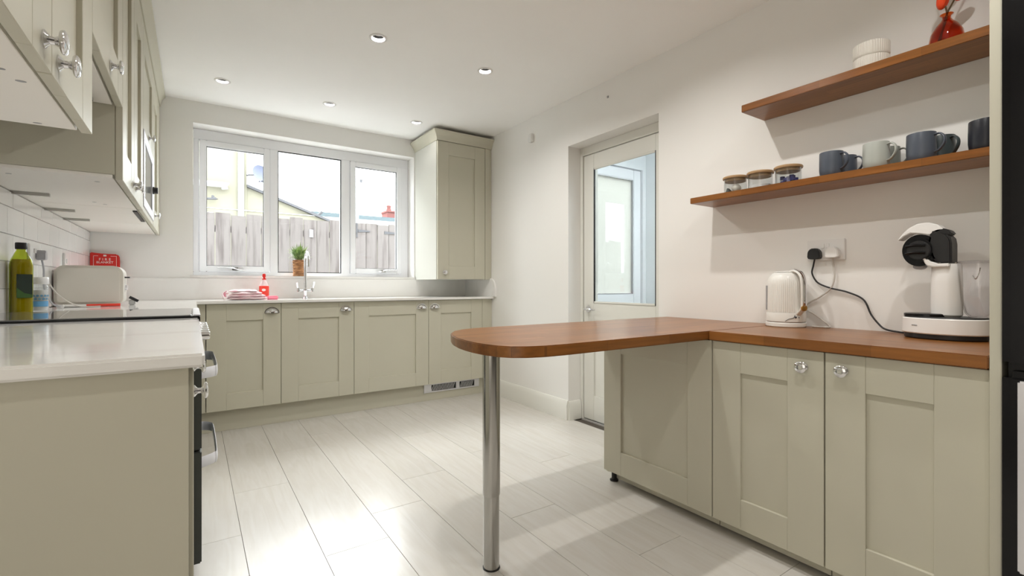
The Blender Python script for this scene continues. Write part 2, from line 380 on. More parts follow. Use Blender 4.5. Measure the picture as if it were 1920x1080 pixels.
# door to the lobby
def door1():
    w = struct('door_1'); x0, x1 = 2.46, 2.502
    fr = BM(); box(fr, 2.45, 2.53, 2.668, DY1-0.001, 0, DZ-0.001); box(fr, 2.45, 2.53, DY0+0.001, 1.885, 0, DZ-0.001); box(fr, 2.45, 2.53, 1.885, 2.668, 1.990, DZ-0.001)
    obj('door_frame', fr, TRIM, w, bev=0.002)
    st = BM(); a, b = 1.888, 2.664
    lf = BM()
    box(lf, x0, x1, a, a+0.105, 0.008, 1.986); box(lf, x0, x1, b-0.105, b, 0.008, 1.986)
    box(lf, x0, x1, a+0.105, b-0.105, 1.878, 1.986); box(lf, x0, x1, a+0.105, b-0.105, 0.70, 0.878); box(lf, x0, x1, a+0.105, b-0.105, 0.008, 0.19)
    box(lf, x0+0.012, x1-0.012, a+0.105, b-0.105, 0.19, 0.70)
    leaf = obj('door_leaf', lf, TRIM, w, bev=0.002)
    gk = BM()
    for y in (a+0.105, b-0.110): box(gk, x0-0.001, x0+0.012, y, y+0.005, 0.878, 1.878)
    obj('gasket', gk, BLACKM, leaf)
    bd = BM(); box(bd, x0-0.004, x0+0.010, a+0.110, b-0.110, 0.878, 0.892); box(bd, x0-0.004, x0+0.010, a+0.110, b-0.110, 1.866, 1.878); obj('glazing_bead', bd, TRIM, leaf, bev=0.002)
    bx('glass_pane', x0+0.016, x0+0.020, a+0.105, b-0.105, 0.878, 1.878, PANE, leaf)
    h = BM(); hy = 2.612; hz = 0.832
    prism(h, [(hy+0.024*math.cos(t), hz+0.024*math.sin(t)) for t in [2*PI*k/20 for k in range(20)]], x0-0.008, x0, 'x')
    tube(h, [(x0, hy, hz), (x0-0.045, hy, hz)], 0.008); tube(h, smooth_path([(x0-0.045, hy-0.004, hz), (x0-0.048, hy-0.05, hz+0.002), (x0-0.044, hy-0.105, hz-0.002)], 5), 0.008)
    obj('door_handle', h, CHROME, leaf)
door1()
# lobby beyond the door
lb = BM(); box(lb, X2, 2.74, 2.95, 3.05, -0.1, 2.5); box(lb, 3.46, 3.75, 2.95, 3.05, -0.1, 2.5); box(lb, 2.74, 3.46, 2.95, 3.05, 2.075, 2.5)
LOBM = paint('lobby_white', (0.80, 0.82, 0.84), 0.6)
struct('wall_lobby_back', lb, LOBM)
lb = BM(); box(lb, 3.50, 3.62, 1.2, 2.95, -0.1, 2.5); struct('wall_lobby_right', lb, LOBM)
lb = BM(); box(lb, X2, 3.62, 1.1, 1.2, -0.1, 2.5); struct('wall_lobby_front', lb, LOBM)
lb = BM(); box(lb, X2, 2.85, 1.1, 3.1, 2.40, 2.5); box(lb, 3.40, 3.7, 1.1, 3.1, 2.40, 2.5); box(lb, 2.85, 3.40, 1.1, 1.35, 2.40, 2.5); box(lb, 2.85, 3.40, 2.30, 3.1, 2.40, 2.5)
struct('ceiling_lobby', lb, LOBM)
rl = struct('added_skylight'); bx('glass_pane', 2.85, 3.40, 1.35, 2.30, 2.44, 2.446, PANE, rl)  # unseen roof opening, added and sized to brighten the lobby
d2 = struct('door_2'); q = BM(); e0, e1 = 2.745, 3.455
box(q, e0, e0+0.10, 2.97, 3.03, 0.0, 2.07); box(q, e1-0.10, e1, 2.97, 3.03, 0, 2.07); box(q, e0+0.10, e1-0.10, 2.97, 3.03, 1.975, 2.07); box(q, e0+0.10, e1-0.10, 2.97, 3.03, 0, 0.93)
obj('door_leaf', q, UPVC, d2, bev=0.006)
q = BM(); box(q, e0+0.10, e0+0.108, 2.974, 2.99, 0.93, 1.975); box(q, e1-0.108, e1-0.10, 2.974, 2.99, 0.93, 1.975); box(q, e0+0.1, e1-0.1, 2.974, 2.99, 0.93, 0.937); obj('gasket', q, GPLAS, d2)
bx('glass_pane', e0+0.10, e1-0.10, 3.0, 3.004, 0.93, 1.975, FROST, d2)

# ---------------------------------------------------------------- hardware meshes shared between copies
def shared(name, bm, m, ang=35):
    o = obj(name, bm, m, ang=ang); me = o.data; bpy.data.objects.remove(o); return me
kb = BM(); lathe(kb, [(0, 0), (0.0145, 0), (0.0145, 0.002), (0.011, 0.0045), (0.0068, 0.008), (0.0062, 0.014), (0.009, 0.0185), (0.0175, 0.021), (0.0195, 0.0235), (0.0195, 0.026), (0.016, 0.029), (0.009, 0.0305), (0, 0.031)], 28)
KNOB = shared('knob_mesh', kb, CHROME)
def cup_bm():
    b = BM(); A, D, H = 0.043, 0.026, 0.036; nu, nv = 20, 8; grid = []
    for s in (1.0, 0.90):
        g = []
        for i in range(nu+1):
            th = PI*i/nu; row = []
            for j in range(nv+1):
                ph = (PI/2)*j/nv
                row.append(b.verts.new((A*s*math.cos(th)*math.cos(ph), -D*s*math.sin(ph), H*s*math.sin(th)*math.cos(ph))))
            g.append(row)
        grid.append(g)
    for gi, g in enumerate(grid):
        for i in range(nu):
            for j in range(nv): b.faces.new((g[i][j], g[i+1][j], g[i+1][j+1], g[i][j+1]))
    for j in range(nv):
        b.faces.new((grid[0][0][j], grid[0][0][j+1], grid[1][0][j+1], grid[1][0][j])); b.faces.new((grid[0][nu][j], grid[0][nu][j+1], grid[1][nu][j+1], grid[1][nu][j]))
    # flange
    pts = [(0.048*math.cos(PI*i/20), 0.041*math.sin(PI*i/20)) for i in range(21)] + [(-0.041+0.082*i/10, -0.002) for i in range(11)]
    prism(b, pts, -0.002, 0, 'y')
    bmesh.ops.remove_doubles(b, verts=b.verts, dist=1e-5); return b
CUP = shared('cup_mesh', cup_bm(), CHROME, 50)
KROT = {'L': (0, PI/2, 0), 'R': (0, -PI/2, 0), 'B': (PI/2, 0, 0)}
def mp(facing, F, u, d, w):
    return {'B': (u, F-d, w), 'R': (F-d, u, w), 'L': (F+d, u, w)}[facing]
def mbox(bm, facing, F, u0, u1, w0, w1, d0, d1):
    a = mp(facing, F, u0, d0, w0); b = mp(facing, F, u1, d1, w1)
    box(bm, min(a[0], b[0]), max(a[0], b[0]), min(a[1], b[1]), max(a[1], b[1]), min(a[2], b[2]), max(a[2], b[2]))
def shaker(parent, facing, F, u0, u1, w0, w1, knob=None, st=0.115, cup=False, name='door', rail=0.115):
    g = 0.0015; u0 += g; u1 -= g; w0 += g; w1 -= g
    b = BM(); mbox(b, facing, F, u0+st-0.004, u1-st+0.004, w0+rail-0.004, w1-rail+0.004, -0.019, -0.011)
    d = obj(name, b, CAB, parent)
    for a, c in ((u0, u0+st), (u1-st, u1)):
        b = BM(); mbox(b, facing, F, a, c, w0, w1, -0.020, 0); obj('stile', b, CAB, d, bev=0.0012)
    for a, c in ((w0, w0+rail), (w1-rail, w1)):
        b = BM(); mbox(b, facing, F, u0+st+0.0002, u1-st-0.0002, a, c, -0.020, -0.0004); obj('rail', b, CAB, d, bev=0.0012)
    if knob:
        p = mp(facing, F, knob[0], 0, knob[1])
        if cup: place_mesh('cup_handle', CUP, d, p)
        else: place_mesh('knob', KNOB, d, p, KROT[facing])
    return d

# ---------------------------------------------------------------- back run of base cabinets
BF = 3.78; WT = 0.904
units = [(0.072, 0.530, 0.470, 'cream base cabinet next to the cooker corner, leftmost under the window'),
         (0.530, 1.052, 0.991, 'cream base cabinet under the plant and mixer tap, second from the left'),
         (1.052, 1.686, 1.623, 'widest cream base cabinet under the window, third from the left'),
         (1.686, 2.222, 1.742, 'cream base cabinet above the steel plinth vent, next to the right wall')]
for i, (a, b, hx, lab) in enumerate(units):
    t = thing('base_cabinet', lab, 'cabinet', (a, 4.26, 0.0), 'base cabinets under the window')
    bx('carcass', a+0.001, b-0.001, BF+0.022, 4.262, 0.152, 0.880, CARC, t)
    shaker(t, 'B', BF, a, b, 0.150, 0.882, (hx, 0.812), cup=True)
    if i == 0: bx('corner_filler', 0.022, 0.069, BF+0.004, BF+0.022, 0.15, 0.882, CAB, t, bev=0.001)
    if i == 3: bx('end_filler', 2.225, XR-0.002, BF+0.006, BF+0.024, 0.151, 0.882, CAB, t, bev=0.001)
q = BM(); box(q, 0.02, XR-0.002, 3.835, 3.850, 0.0, 0.149); tag(obj('plinth', q, CAB, bev=0.001, base=(1.1, 3.84, 0)), 'long cream plinth board below the cabinets under the window', 'plinth')
t = thing('vent_grille', 'slotted metal vent grille set in the cream plinth near the right wall', 'vent', (1.95, 3.835, 0.066))
q = BM(); gx0, gx1, gz0, gz1 = 1.664, 2.215, 0.068, 0.146
for a in ((gx0, gx1, gz0, gz0+0.012), (gx0, gx1, gz1-0.012, gz1), (gx0, gx0+0.07, gz0+0.012, gz1-0.012), (gx1-0.05, gx1, gz0+0.012, gz1-0.012), (1.975, 2.01, gz0+0.012, gz1-0.012)):
    box(q, a[0], a[1], 3.827, 3.8345, a[2], a[3])
obj('frame', q, SATIN, t, bev=0.001)
bx('backing', gx0+0.071, gx1-0.051, 3.8330, 3.8348, gz0+0.013, gz1-0.013, BLACKM, t)
sl = BM(); box(sl, -0.0022, 0.0022, -0.0035, 0.0012, -0.0255, 0.0255); slm = shared('slat_mesh', sl, SATIN)
for k in range(28):
    x = gx0+0.082+k*0.0147
    if 1.962 < x < 2.02 or x > gx1-0.058: continue
    place_mesh('slat', slm, t, (x, 3.8315, (gz0+gz1)/2), (0, 0.35, 0))
# quartz worktops
q = BM(); box(q, XL+0.009, XR-0.001, 3.745, YB-0.001, 0.884, WT); box(q, XL+0.009, 0.018, 2.506, 3.745, 0.884, WT)
tag(obj('quartz_worktop', q, QUARTZ, bev=0.003, base=(0, 4, 0.884)), 'long white quartz worktop running under the window and round to the toaster', 'worktop')
q = BM(); box(q, XL+0.009, 0.016, 0.905, 1.896, 0.882, WT)
tag(obj('quartz_worktop', q, QUARTZ, bev=0.004, base=(-0.2, 1.3, 0.882)), 'white quartz worktop slab in the left foreground in front of the hob', 'worktop')
q = BM(); box(q, XL+0.009, 2.309, YB-0.02, YB-0.0005, WT, 1.0655)
tag(obj('quartz_upstand', q, QUARTZ, bev=0.002, base=(0.8, YB, WT)), 'white quartz upstand on the back wall below the window sill', 'splashback')
q = BM(); R = 0.10
pts = [(YB-0.001, WT), (YB-0.001, 1.077), (3.70+R, 1.077)] + [(3.70+R-R*math.sin(t), 1.077-R+R*math.cos(t)) for t in [PI/2*k/10 for k in range(1, 11)]] + [(3.70, WT+0.0)]
prism(q, pts, 2.310, XR-0.0005, 'x'); tag(obj('quartz_side_splash', q, QUARTZ, bev=0.0015, base=(XR, 4, WT)), 'white quartz side splash with rounded corner on the right wall', 'splashback')

# ---------------------------------------------------------------- corner wall cabinet
t = thing('wall_cabinet', 'tall cream wall cabinet to the right of the window with one door', 'cabinet', (2.03, 4.29, 1.062))
bx('carcass', 1.771, 2.300, 3.811, YB-0.001, 1.062, 2.285, mat('cabinet_side_pale', (0.60, 0.595, 0.545), 0.4), t, bev=0.001)
bx('end_filler', 2.262, XR-0.001, 3.794, 3.811, 1.062, 2.285, CAB, t, bev=0.001)
shaker(t, 'B', 3.790, 1.774, 2.258, 1.064, 2.283, (1.840, 1.125), st=0.108)
def cornice(bm, path, z0, z1, out):
    # path: list of (x,y) with outward offset directions
    pr = [(0, z0), (0.006, z0), (0.010, z0+0.25*(z1-z0)), (0.45*out, z0+0.55*(z1-z0)), (0.85*out, z0+0.80*(z1-z0)), (out, z0+0.86*(z1-z0)), (out, z1), (-0.015, z1), (-0.015, z0)]
    rings = []
    for (x, y, dx, dy) in path: rings.append([bm.verts.new((x+dx*o, y+dy*o, z)) for o, z in pr])
    n = len(pr)
    for i in range(len(rings)-1):
        for k in range(n): bm.faces.new((rings[i][k], rings[i][(k+1) % n], rings[i+1][(k+1) % n], rings[i+1][k]))
    bm.faces.new(rings[0]); bm.faces.new(rings[-1][::-1])
q = BM(); cornice(q, [(1.771, YB-0.001, -1, 0), (1.771, 3.790, -1, -1), (XR-0.001, 3.790, 0, -1)], 2.285, 2.368, 0.050)
obj('cornice', q, CAB, t, ang=25)

# ---------------------------------------------------------------- left wall cabinets
LF = -0.20
def wallcab(lab, y0, y1, z0, z1, carc_x1=LF-0.021, side=CAB):
    t = thing('wall_cabinet', lab, 'cabinet', (XL, (y0+y1)/2, z0), 'wall cabinets along the tiled wall')
    bx('carcass', XL+0.001, carc_x1, y0+0.0005, y1-0.0005, z0+0.018, z1, side, t)
    bx('bottom_panel', XL+0.001, carc_x1-0.006, y0+0.003, y1-0.003, z0+0.006, z0+0.0178, CABW, t, bev=0.001)
    return t
def caps(t, spots, z):
    for x, y in spots:
        b = BM(); prism(b, [(x+0.0075*math.cos(2*PI*k/12), y+0.0045*math.sin(2*PI*k/12)) for k in range(12)], z-0.0007, z, 'z'); obj('screw_cap', b, GPLAS, t)
t = wallcab('nearest cream wall cabinet at top left with two chrome knobs side by side', 0.700, 1.500, 1.372, 2.30)
shaker(t, 'L', LF, 0.706, 1.108, 1.372, 2.262, (1.054, 1.411)); shaker(t, 'L', LF, 1.110, 1.500, 1.372, 2.262, (1.155, 1.411))
caps(t, [(-0.29, 1.477), (-0.27, 1.14), (-0.255, 1.19)], 1.378)
t = wallcab('short cream wall cabinet over the hob holding the extractor', 1.5015, 2.088, 1.618, 2.30)
shaker(t, 'L', LF, 1.502, 2.086, 1.620, 2.262, (1.80, 1.655))
bx('extractor_filter', -0.50, -0.27, 1.55, 2.04, 1.612, 1.6235, METALMESH, t)
t = wallcab('cream wall cabinet with paired doors between the extractor and the microwave', 2.090, 2.880, 1.372, 2.30)
shaker(t, 'L', LF, 2.092, 2.475, 1.372, 2.262, (2.425, 1.418), st=0.10); shaker(t, 'L', LF, 2.477, 2.878, 1.372, 2.262, (2.535, 1.420), st=0.10)
caps(t, [(-0.50, 2.2), (-0.28, 2.2), (-0.36, 2.75), (-0.33, 2.8)], 1.378)
for y in (2.60,):
    b = BM(); box(b, XL+0.004, -0.475, y-0.009, y+0.009, 1.366, 1.378); obj('steel_bracket', b, STEEL, t)
t = wallcab('cream wall cabinet housing the built-in microwave with a small door above', 2.882, 3.580, 1.372, 2.30)
shaker(t, 'L', LF, 2.884, 3.578, 1.772, 2.262, (3.235, 1.812), st=0.10, rail=0.09)
bx('frame_rail', LF-0.018, LF-0.001, 2.884, 3.578, 1.373, 1.396, CAB, t)
b = BM(); box(b, XL+0.004, -0.475, 3.085-0.009, 3.085+0.009, 1.366, 1.378); obj('steel_bracket', b, STEEL, t)
b = BM(); box(b, XL+0.004, -0.475, 3.483-0.009, 3.483+0.009, 1.366, 1.378); obj('steel_bracket', b, STEEL, t)
bx('ventilation_slot', -0.245, -0.228, 2.95, 3.4, 1.3715, 1.3772, BLACKM, t)
t = wallcab('last cream wall cabinet before the window wall with one narrow door', 3.582, 4.286, 1.372, 2.30)
shaker(t, 'L', LF, 3.584, 4.05, 1.372, 2.262, (3.706, 1.446), st=0.10)
bx('end_filler', LF-0.020, LF-0.002, 4.052, 4.285, 1.372, 2.262, CAB, t, bev=0.001)
q = BM(); box(q, LF-0.021, LF-0.003, 0.70, 4.286, 2.2645, 2.312)
cornice(q, [(LF-0.003, 0.70, 1, 0), (LF-0.003, 4.286, 1, 0)], 2.312, 2.394, 0.036)
tag(obj('cornice', q, CAB, base=(LF, 2.5, 2.31), ang=25), 'cream cornice moulding above the left wall cabinets against the ceiling', 'cornice')
# microwave
t = thing('microwave', 'built-in silver microwave with a black knob below the small cabinet door', 'microwave', (-0.4, 3.23, 1.398))
q = BM(); y0, y1, z0, z1 = 2.888, 3.574, 1.398, 1.768; fx0, fx1 = LF-0.0205, LF+0.004
box(q, fx0, fx1, y0, y1, z0, z0+0.045); box(q, fx0, fx1, y0, y1, z1-0.05, z1); box(q, fx0, fx1, y0, y0+0.06, z0+0.045, z1-0.05); box(q, fx0, fx1, y1-0.13, y1, z0+0.045, z1-0.05)
obj('front_frame', q, SATIN, t, bev=0.002)
bx('door_glass', fx0+0.002, fx1-0.004, y0+0.061, y1-0.131, z0+0.046, z1-0.051, mat('microwave_door_glass', (0.16, 0.17, 0.16), 0.12), t)
b = BM(); lathe(b, [(0, 0), (0.022, 0), (0.022, 0.006), (0.019, 0.008), (0.018, 0.024), (0, 0.025)], 20); km = shared('microwave_knob', b, BLACKM)
place_mesh('knob', km, t, (fx1, 3.49, 1.570), (0, PI/2, 0))

# ---------------------------------------------------------------- left base: cabinet, cooker
t = thing('base_cabinet', 'cream base cabinet in the left foreground with a plain end panel', 'cabinet', (-0.3, 1.4, 0))
bx('end_panel', XL+0.001, -0.006, 0.918, 0.936, 0.0, 0.8815, CAB, t, bev=0.001)
bx('carcass', XL+0.001, -0.021, 0.937, 1.892, 0.10, 0.8815, CARC, t)
bx('plinth', XL+0.001, -0.06, 0.937, 1.892, 0.0, 0.099, CAB, t)
shaker(t, 'L', 0.001, 0.938, 1.413, 0.10, 0.876, (1.36, 0.76)); shaker(t, 'L', 0.001, 1.415, 1.890, 0.10, 0.876, (1.66, 0.775))
t = thing('base_cabinet', 'narrow cream base cabinet between the cooker and the corner', 'cabinet', (-0.3, 3.1, 0))
bx('carcass', XL+0.001, -0.021, 2.508, 3.77, 0.10, 0.8835, CARC, t); bx('plinth', XL+0.001, -0.05, 2.508, 3.83, 0.0, 0.099, CAB, t)
shaker(t, 'L', -0.001, 2.510, 3.13, 0.12, 0.878, None); shaker(t, 'L', -0.001, 3.135, 3.755, 0.12, 0.878, None)
def cooker():
    y0, y1 = 1.902, 2.500; t = thing('cooker', 'dark freestanding double oven cooker with white strap handles and glass hob', 'cooker', (-0.28, 2.2, 0))
    bx('body', XL+0.02, -0.005, y0, y1, 0.06, 0.888, DARKG, t, bev=0.002)
    bx('upper_oven_door', -0.004, 0.024, y0+0.002, y1-0.002, 0.458, 0.775, DARKG, t, bev=0.004)
    bx('lower_oven_door', -0.004, 0.024, y0+0.002, y1-0.002, 0.075, 0.452, DARKG, t, bev=0.004)
    bx('control_panel', -0.004, 0.018, y0+0.002, y1-0.002, 0.780, 0.886, SATIN, t, bev=0.003)
    for z in (0.401, 0.708):
        b = BM(); tube(b, smooth_path([(0.022, 1.95, z), (0.040, 1.962, z), (0.062, 1.985, z), (0.071, 2.03, z), (0.071, 2.36, z), (0.064, 2.42, z), (0.040, 2.450, z), (0.022, 2.455, z)], 5), 0.01, 8, flat=(0.019, 0.004)); obj('handle', b, HANDLEW, t)
    b = BM(); lathe(b, [(0, 0), (0.021, 0), (0.021, 0.004), (0.016, 0.007), (0.0145, 0.028), (0.012, 0.031), (0, 0.032)], 20); km = shared('cooker_knob', b, CHROME)
    for k in range(6): place_mesh('control_knob', km, t, (0.018, y0+0.06+k*0.095, 0.838), (0, PI/2, 0))
    h = bx('hob_rim', XL+0.012, 0.020, y0, y1, 0.8885, 0.909, BLACKG, t, bev=0.003)
    q = BM(); pts = [(-0.57, y0+0.015), (-0.03, y0+0.015), (-0.012, y0+0.022), (-0.004, y0+0.04), (-0.004, y1-0.03), (-0.02, y1-0.012), (-0.57, y1-0.012)]
    prism(q, pts, 0.9085, 0.9125, 'z'); obj('hob_glass', q, mat('smoked_hob_glass', (0.16, 0.16, 0.16), 0.03, spec=1.0), t, bev=0.001)
    q = BM(); box(q, 0.000, 0.021, y0+0.012, y1-0.012, 0.9075, 0.9135); obj('hob_trim', q, SATIN, t, bev=0.002)
    bx('plinth', XL+0.05, -0.03, y0+0.01, y1-0.01, 0, 0.059, BLACKM, t)
cooker()

# ---------------------------------------------------------------- right run: cabinets, oak worktop, tall housing
RF = 1.766
runits = [(1.147, 1.763, None, 'cream base cabinet with a blank panel front beneath the breakfast bar'),
          (0.7305, 1.145, (0.796, 0.728), 'cream base cabinet with a knob below the kettle'),
          (0.329, 0.7290, (0.674, 0.732), 'cream base cabinet with a knob below the coffee machine, beside the tall housing')]
for i, (a, b, kn, lab) in enumerate(runits):
    t = thing('base_cabinet', lab, 'cabinet', (2.1, (a+b)/2, 0), 'base cabinets under the oak worktop')
    bx('carcass', RF+0.022, XR-0.001, a+0.001, b-(0.018 if i == 0 else 0.001), 0.058, 0.786, CARC, t)
    if i == 0: bx('end_panel', RF+0.0205, XR-0.001, b-0.0175, b-0.0005, 0.045, 0.7865, CAB, t, bev=0.001)
    shaker(t, 'R', RF, a, b, 0.058, 0.787, kn, st=0.115 if i != 1 else 0.118, rail=0.117)
    bx('plinth', RF+0.055, RF+0.070, a+0.001, b-(0.02 if i == 0 else 0.001), 0.012, 0.0575, CAB, t)
    if i == 0:
        for (lx, ly) in ((RF+0.045, b-0.03), (2.25, b-0.05)):
            q = BM(); lathe(q, [(0, 0), (0.022, 0), (0.022, 0.006), (0.013, 0.010), (0.013, 0.0575), (0, 0.0575)], 16, c=(lx, ly, 0)); obj('leg', q, BLACKM, t)
ZO0, ZO1 = 0.789, 0.825
q = BM(); box(q, 1.745, XR-0.001, 0.329, 1.148, ZO0, ZO1)
OT = obj('oak_worktop', q, OAKY, bev=0.003, base=(2.0, 0.8, ZO0)); tag(OT, 'oiled oak worktop along the right wall under kettle and coffee machine', 'worktop')
out = [(XR-0.001, 1.150), (0.98, 1.150), (0.905, 1.156), (0.85, 1.172), (0.807, 1.200), (0.782, 1.240), (0.767, 1.30), (0.763, 1.36), (0.766, 1.42), (0.776, 1.49), (0.80, 1.58), (0.838, 1.67), (0.885, 1.735), (0.945, 1.780), (1.02, 1.802), (1.12, 1.808), (XR-0.001, 1.808)]
q = BM(); prism(q, out, ZO0, ZO1, 'z')
BT = obj('breakfast_bar_top', q, OAKX, bev=0.003, base=(1.5, 1.5, ZO0), ang=50); tag(BT, 'rounded oak breakfast bar top jutting out from the right wall worktop', 'worktop')
t = thing('bar_leg', 'tall brushed steel post leg holding up the breakfast bar', 'leg', (0.887, 1.445, 0))
q = BM(); lathe(q, [(0, 0.004), (0.0285, 0.004), (0.0285, 0.262), (0, 0.262)], 36, c=(0.887, 1.445, 0)); obj('lower_tube', q, STEEL, t)
q = BM(); lathe(q, [(0, 0.2625), (0.0305, 0.2625), (0.0315, 0.267), (0.0315, ZO0-0.004), (0, ZO0-0.004)], 36, c=(0.887, 1.445, 0)); obj('upper_tube', q, STEEL, t)
q = BM(); lathe(q, [(0, 0), (0.031, 0), (0.031, 0.004), (0, 0.004)], 30, c=(0.887, 1.445, 0)); obj('foot_pad', q, BLACKM, t)
q = BM(); lathe(q, [(0, ZO0-0.004), (0.05, ZO0-0.004), (0.05, ZO0-0.0002), (0, ZO0-0.0002)], 30, c=(0.887, 1.445, 0)); obj('mounting_plate', q, STEEL, t)
# tall housing panel and black fridge
tag(bx('tall_end_panel', 1.740, XR-0.001, 0.3035, 0.3265, 0.0, 2.36, CAB, bev=0.0015, base=(2.0, 0.31, 0)), 'tall cream end panel at the right edge beside the black fridge', 'panel')
t = thing('fridge', 'tall glossy black fridge at the far right edge', 'fridge', (2.0, 0.0, 0))
bx('cabinet_body', 1.775, 2.32, -0.33, 0.298, 0.02, 2.0, BLACKM, t, bev=0.003)
bx('upper_door', 1.705, 1.773, -0.33, 0.300, 0.80, 2.0, BLACKG, t, bev=0.018); bx('lower_door', 1.705, 1.773, -0.33, 0.300, 0.03, 0.795, BLACKG, t, bev=0.018)
bx('handle', 1.690, 1.7045, 0.250, 0.268, 0.30, 0.775, SATIN, t, bev=0.004)
bx('top_filler', 1.745, 2.32, -0.33, 0.302, 2.004, 2.36, CAB, t)

# ---------------------------------------------------------------- shelves
for nm, y1, z0, z1, lab in (('oak_shelf', 1.505, 1.431, 1.4605, 'lower oak floating shelf carrying the mugs and lidded jars'), ('oak_shelf', 1.230, 1.820, 1.8535, 'upper oak floating shelf carrying the ribbed bowls and orange vase')):
    q = BM(); box(q, 2.127, XR-0.001, 0.329, y1, z0, z1)
    tag(obj(nm, q, OAKY, bev=0.002, base=(2.23, 0.9, z0)), lab, 'shelf', 'oak floating shelves')
# mugs
def mug(kind, m, r=0.043, h=0.098):
    t = thing('mug', '-', 'mug', (0, 0, 0)); b = BM()
    lathe(b, [(0, 0.002), (r*0.70, 0.0), (r*0.86, 0.002), (r*0.95, 0.010), (r, 0.026), (r, h*0.6), (r*0.985, h-0.003), (r*0.97, h), (r*0.93, h-0.002), (r*0.93, 0.02), (r*0.8, 0.008), (0, 0.007)], 40); obj('body', b, m, t, local=True)
    b = BM(); tube(b, smooth_path([(r*0.93, 0, h*0.86), (r+0.014, 0, h*0.87), (r+0.028, 0, h*0.72), (r+0.028, 0, h*0.50), (r+0.014, 0, h*0.30), (r*0.93, 0, h*0.24)], 6), 0.005, 10, flat=(0.0035, 0.0065)); obj('handle', b, m, t, local=True)
    return t
ms = [(MUGD, 2.183, 0.876, -110, 'slate blue mug in front, next to the glass jars', 1),
      (MUGG, 2.183, 0.722, -108, 'pale grey mug in the front row between two slate blue mugs', 1),
      (MUGD, 2.183, 0.586, -106, 'slate blue mug in the front row, to the right of the pale grey mug', 1.0),
      (MUGK, 2.185, 0.418, -60, 'near-black mug at the right end of the lower shelf', 1.02),
      (MUGD, 2.278, 0.862, -100, 'slate blue mug half hidden behind the leftmost mug', 0.95),
      (MUGG2, 2.278, 0.716, -95, 'mid grey mug half hidden behind the pale grey mug', 0.95),
      (MUGT, 2.278, 0.556, -125, 'dark teal mug standing in the back row next to the black mug', 0.98)]
for m, x, y, rz, lab, s in ms:
    t = mug('mug', m); t.location = (x, y, 1.4605); t.rotation_euler = (0, 0, math.radians(rz)); t.scale = (s, s, s); t['label'] = lab; t['group'] = 'mugs on the lower oak shelf'
# jars
def jar(x, y, lab, fill):
    z = 1.4605; t = thing('storage_jar', lab, 'jar', (x, y, z), 'lidded glass jars on the lower shelf'); b = BM(); r = 0.052
    lathe(b, [(0, 0.0), (r-0.003, 0.0), (r, 0.004), (r, 0.072), (r-0.0025, 0.072), (r-0.0025, 0.005), (0, 0.004)], 36, c=(x, y, z)); obj('glass_body', b, CLEAR, t)
    b = BM(); lathe(b, [(0, 0.060), (r-0.004, 0.060), (r-0.004, 0.0725), (r+0.004, 0.0725), (r+0.006, 0.076), (r+0.006, 0.081), (r+0.003, 0.0845), (0, 0.0855)], 36, c=(x, y, z)); obj('lid', b, BEECH, t)
    if fill == 'bags':
        b = BM(); ball(b, (x-0.012, y-0.012, z+0.026), 0.021, (1, 1, 1)); obj('contents', b, CERW, t)
        b = BM(); prism(b, [(y+0.006, z+0.006), (y+0.042, z+0.006), (y+0.032, z+0.034)], x-0.022, x+0.0, 'x'); obj('contents', b, IRON, t, bev=0.002)
    elif fill == 'pods':
        b = BM()
        for k in range(14):
            a = k*2.4; rr = 0.034*math.sqrt((k+0.5)/14); prism(b, [(x+rr*math.cos(a)+0.010*math.cos(2*PI*j/10), y+rr*math.sin(a)+0.010*math.sin(2*PI*j/10)) for j in range(10)], z+0.006+0.012*(k % 3), z+0.017+0.014*(k % 3), 'z')
        o = obj('contents', b, NAVY, t); o['kind'] = 'stuff'
    else:
        b = BM(); lathe(b, [(0, 0.005), (r-0.004, 0.005), (r-0.004, 0.022), (0.02, 0.026), (0, 0.024)], 30, c=(x, y, z)); o = obj('contents', b, SALT, t); o['kind'] = 'stuff'
    return t
jar(2.215, 1.311, 'leftmost glass jar with bamboo lid holding a dark and a pale ball', 'bags')
jar(2.215, 1.188, 'middle glass jar with bamboo lid holding white granules', 'salt')
jar(2.215, 1.062, 'glass jar with bamboo lid holding navy blue pods', 'pods')
# ribbed bowls on the upper shelf
for k, lab in ((0, 'white ribbed bowl on the upper shelf, lower of the stacked pair'), (1, 'white ribbed bowl on the upper shelf, stacked on top of its twin')):
    b = BM(); r = 0.060; z = 1.8535+0.054*k
    lathe(b, [(0, 0.0), (r*0.94, 0.0), (r*0.98, 0.003), (r, 0.010), (r, 0.046), (r*0.99, 0.053), (r*0.94, 0.0535), (r*0.90, 0.046), (r*0.88, 0.012), (0, 0.008)], 96, c=(2.225, 0.752, z), rib=1, ribd=0.035)
    tag(obj('ribbed_bowl', b, CERW, base=(2.225, 0.752, z), ang=60), lab, 'bowl', 'stacked ribbed bowls')
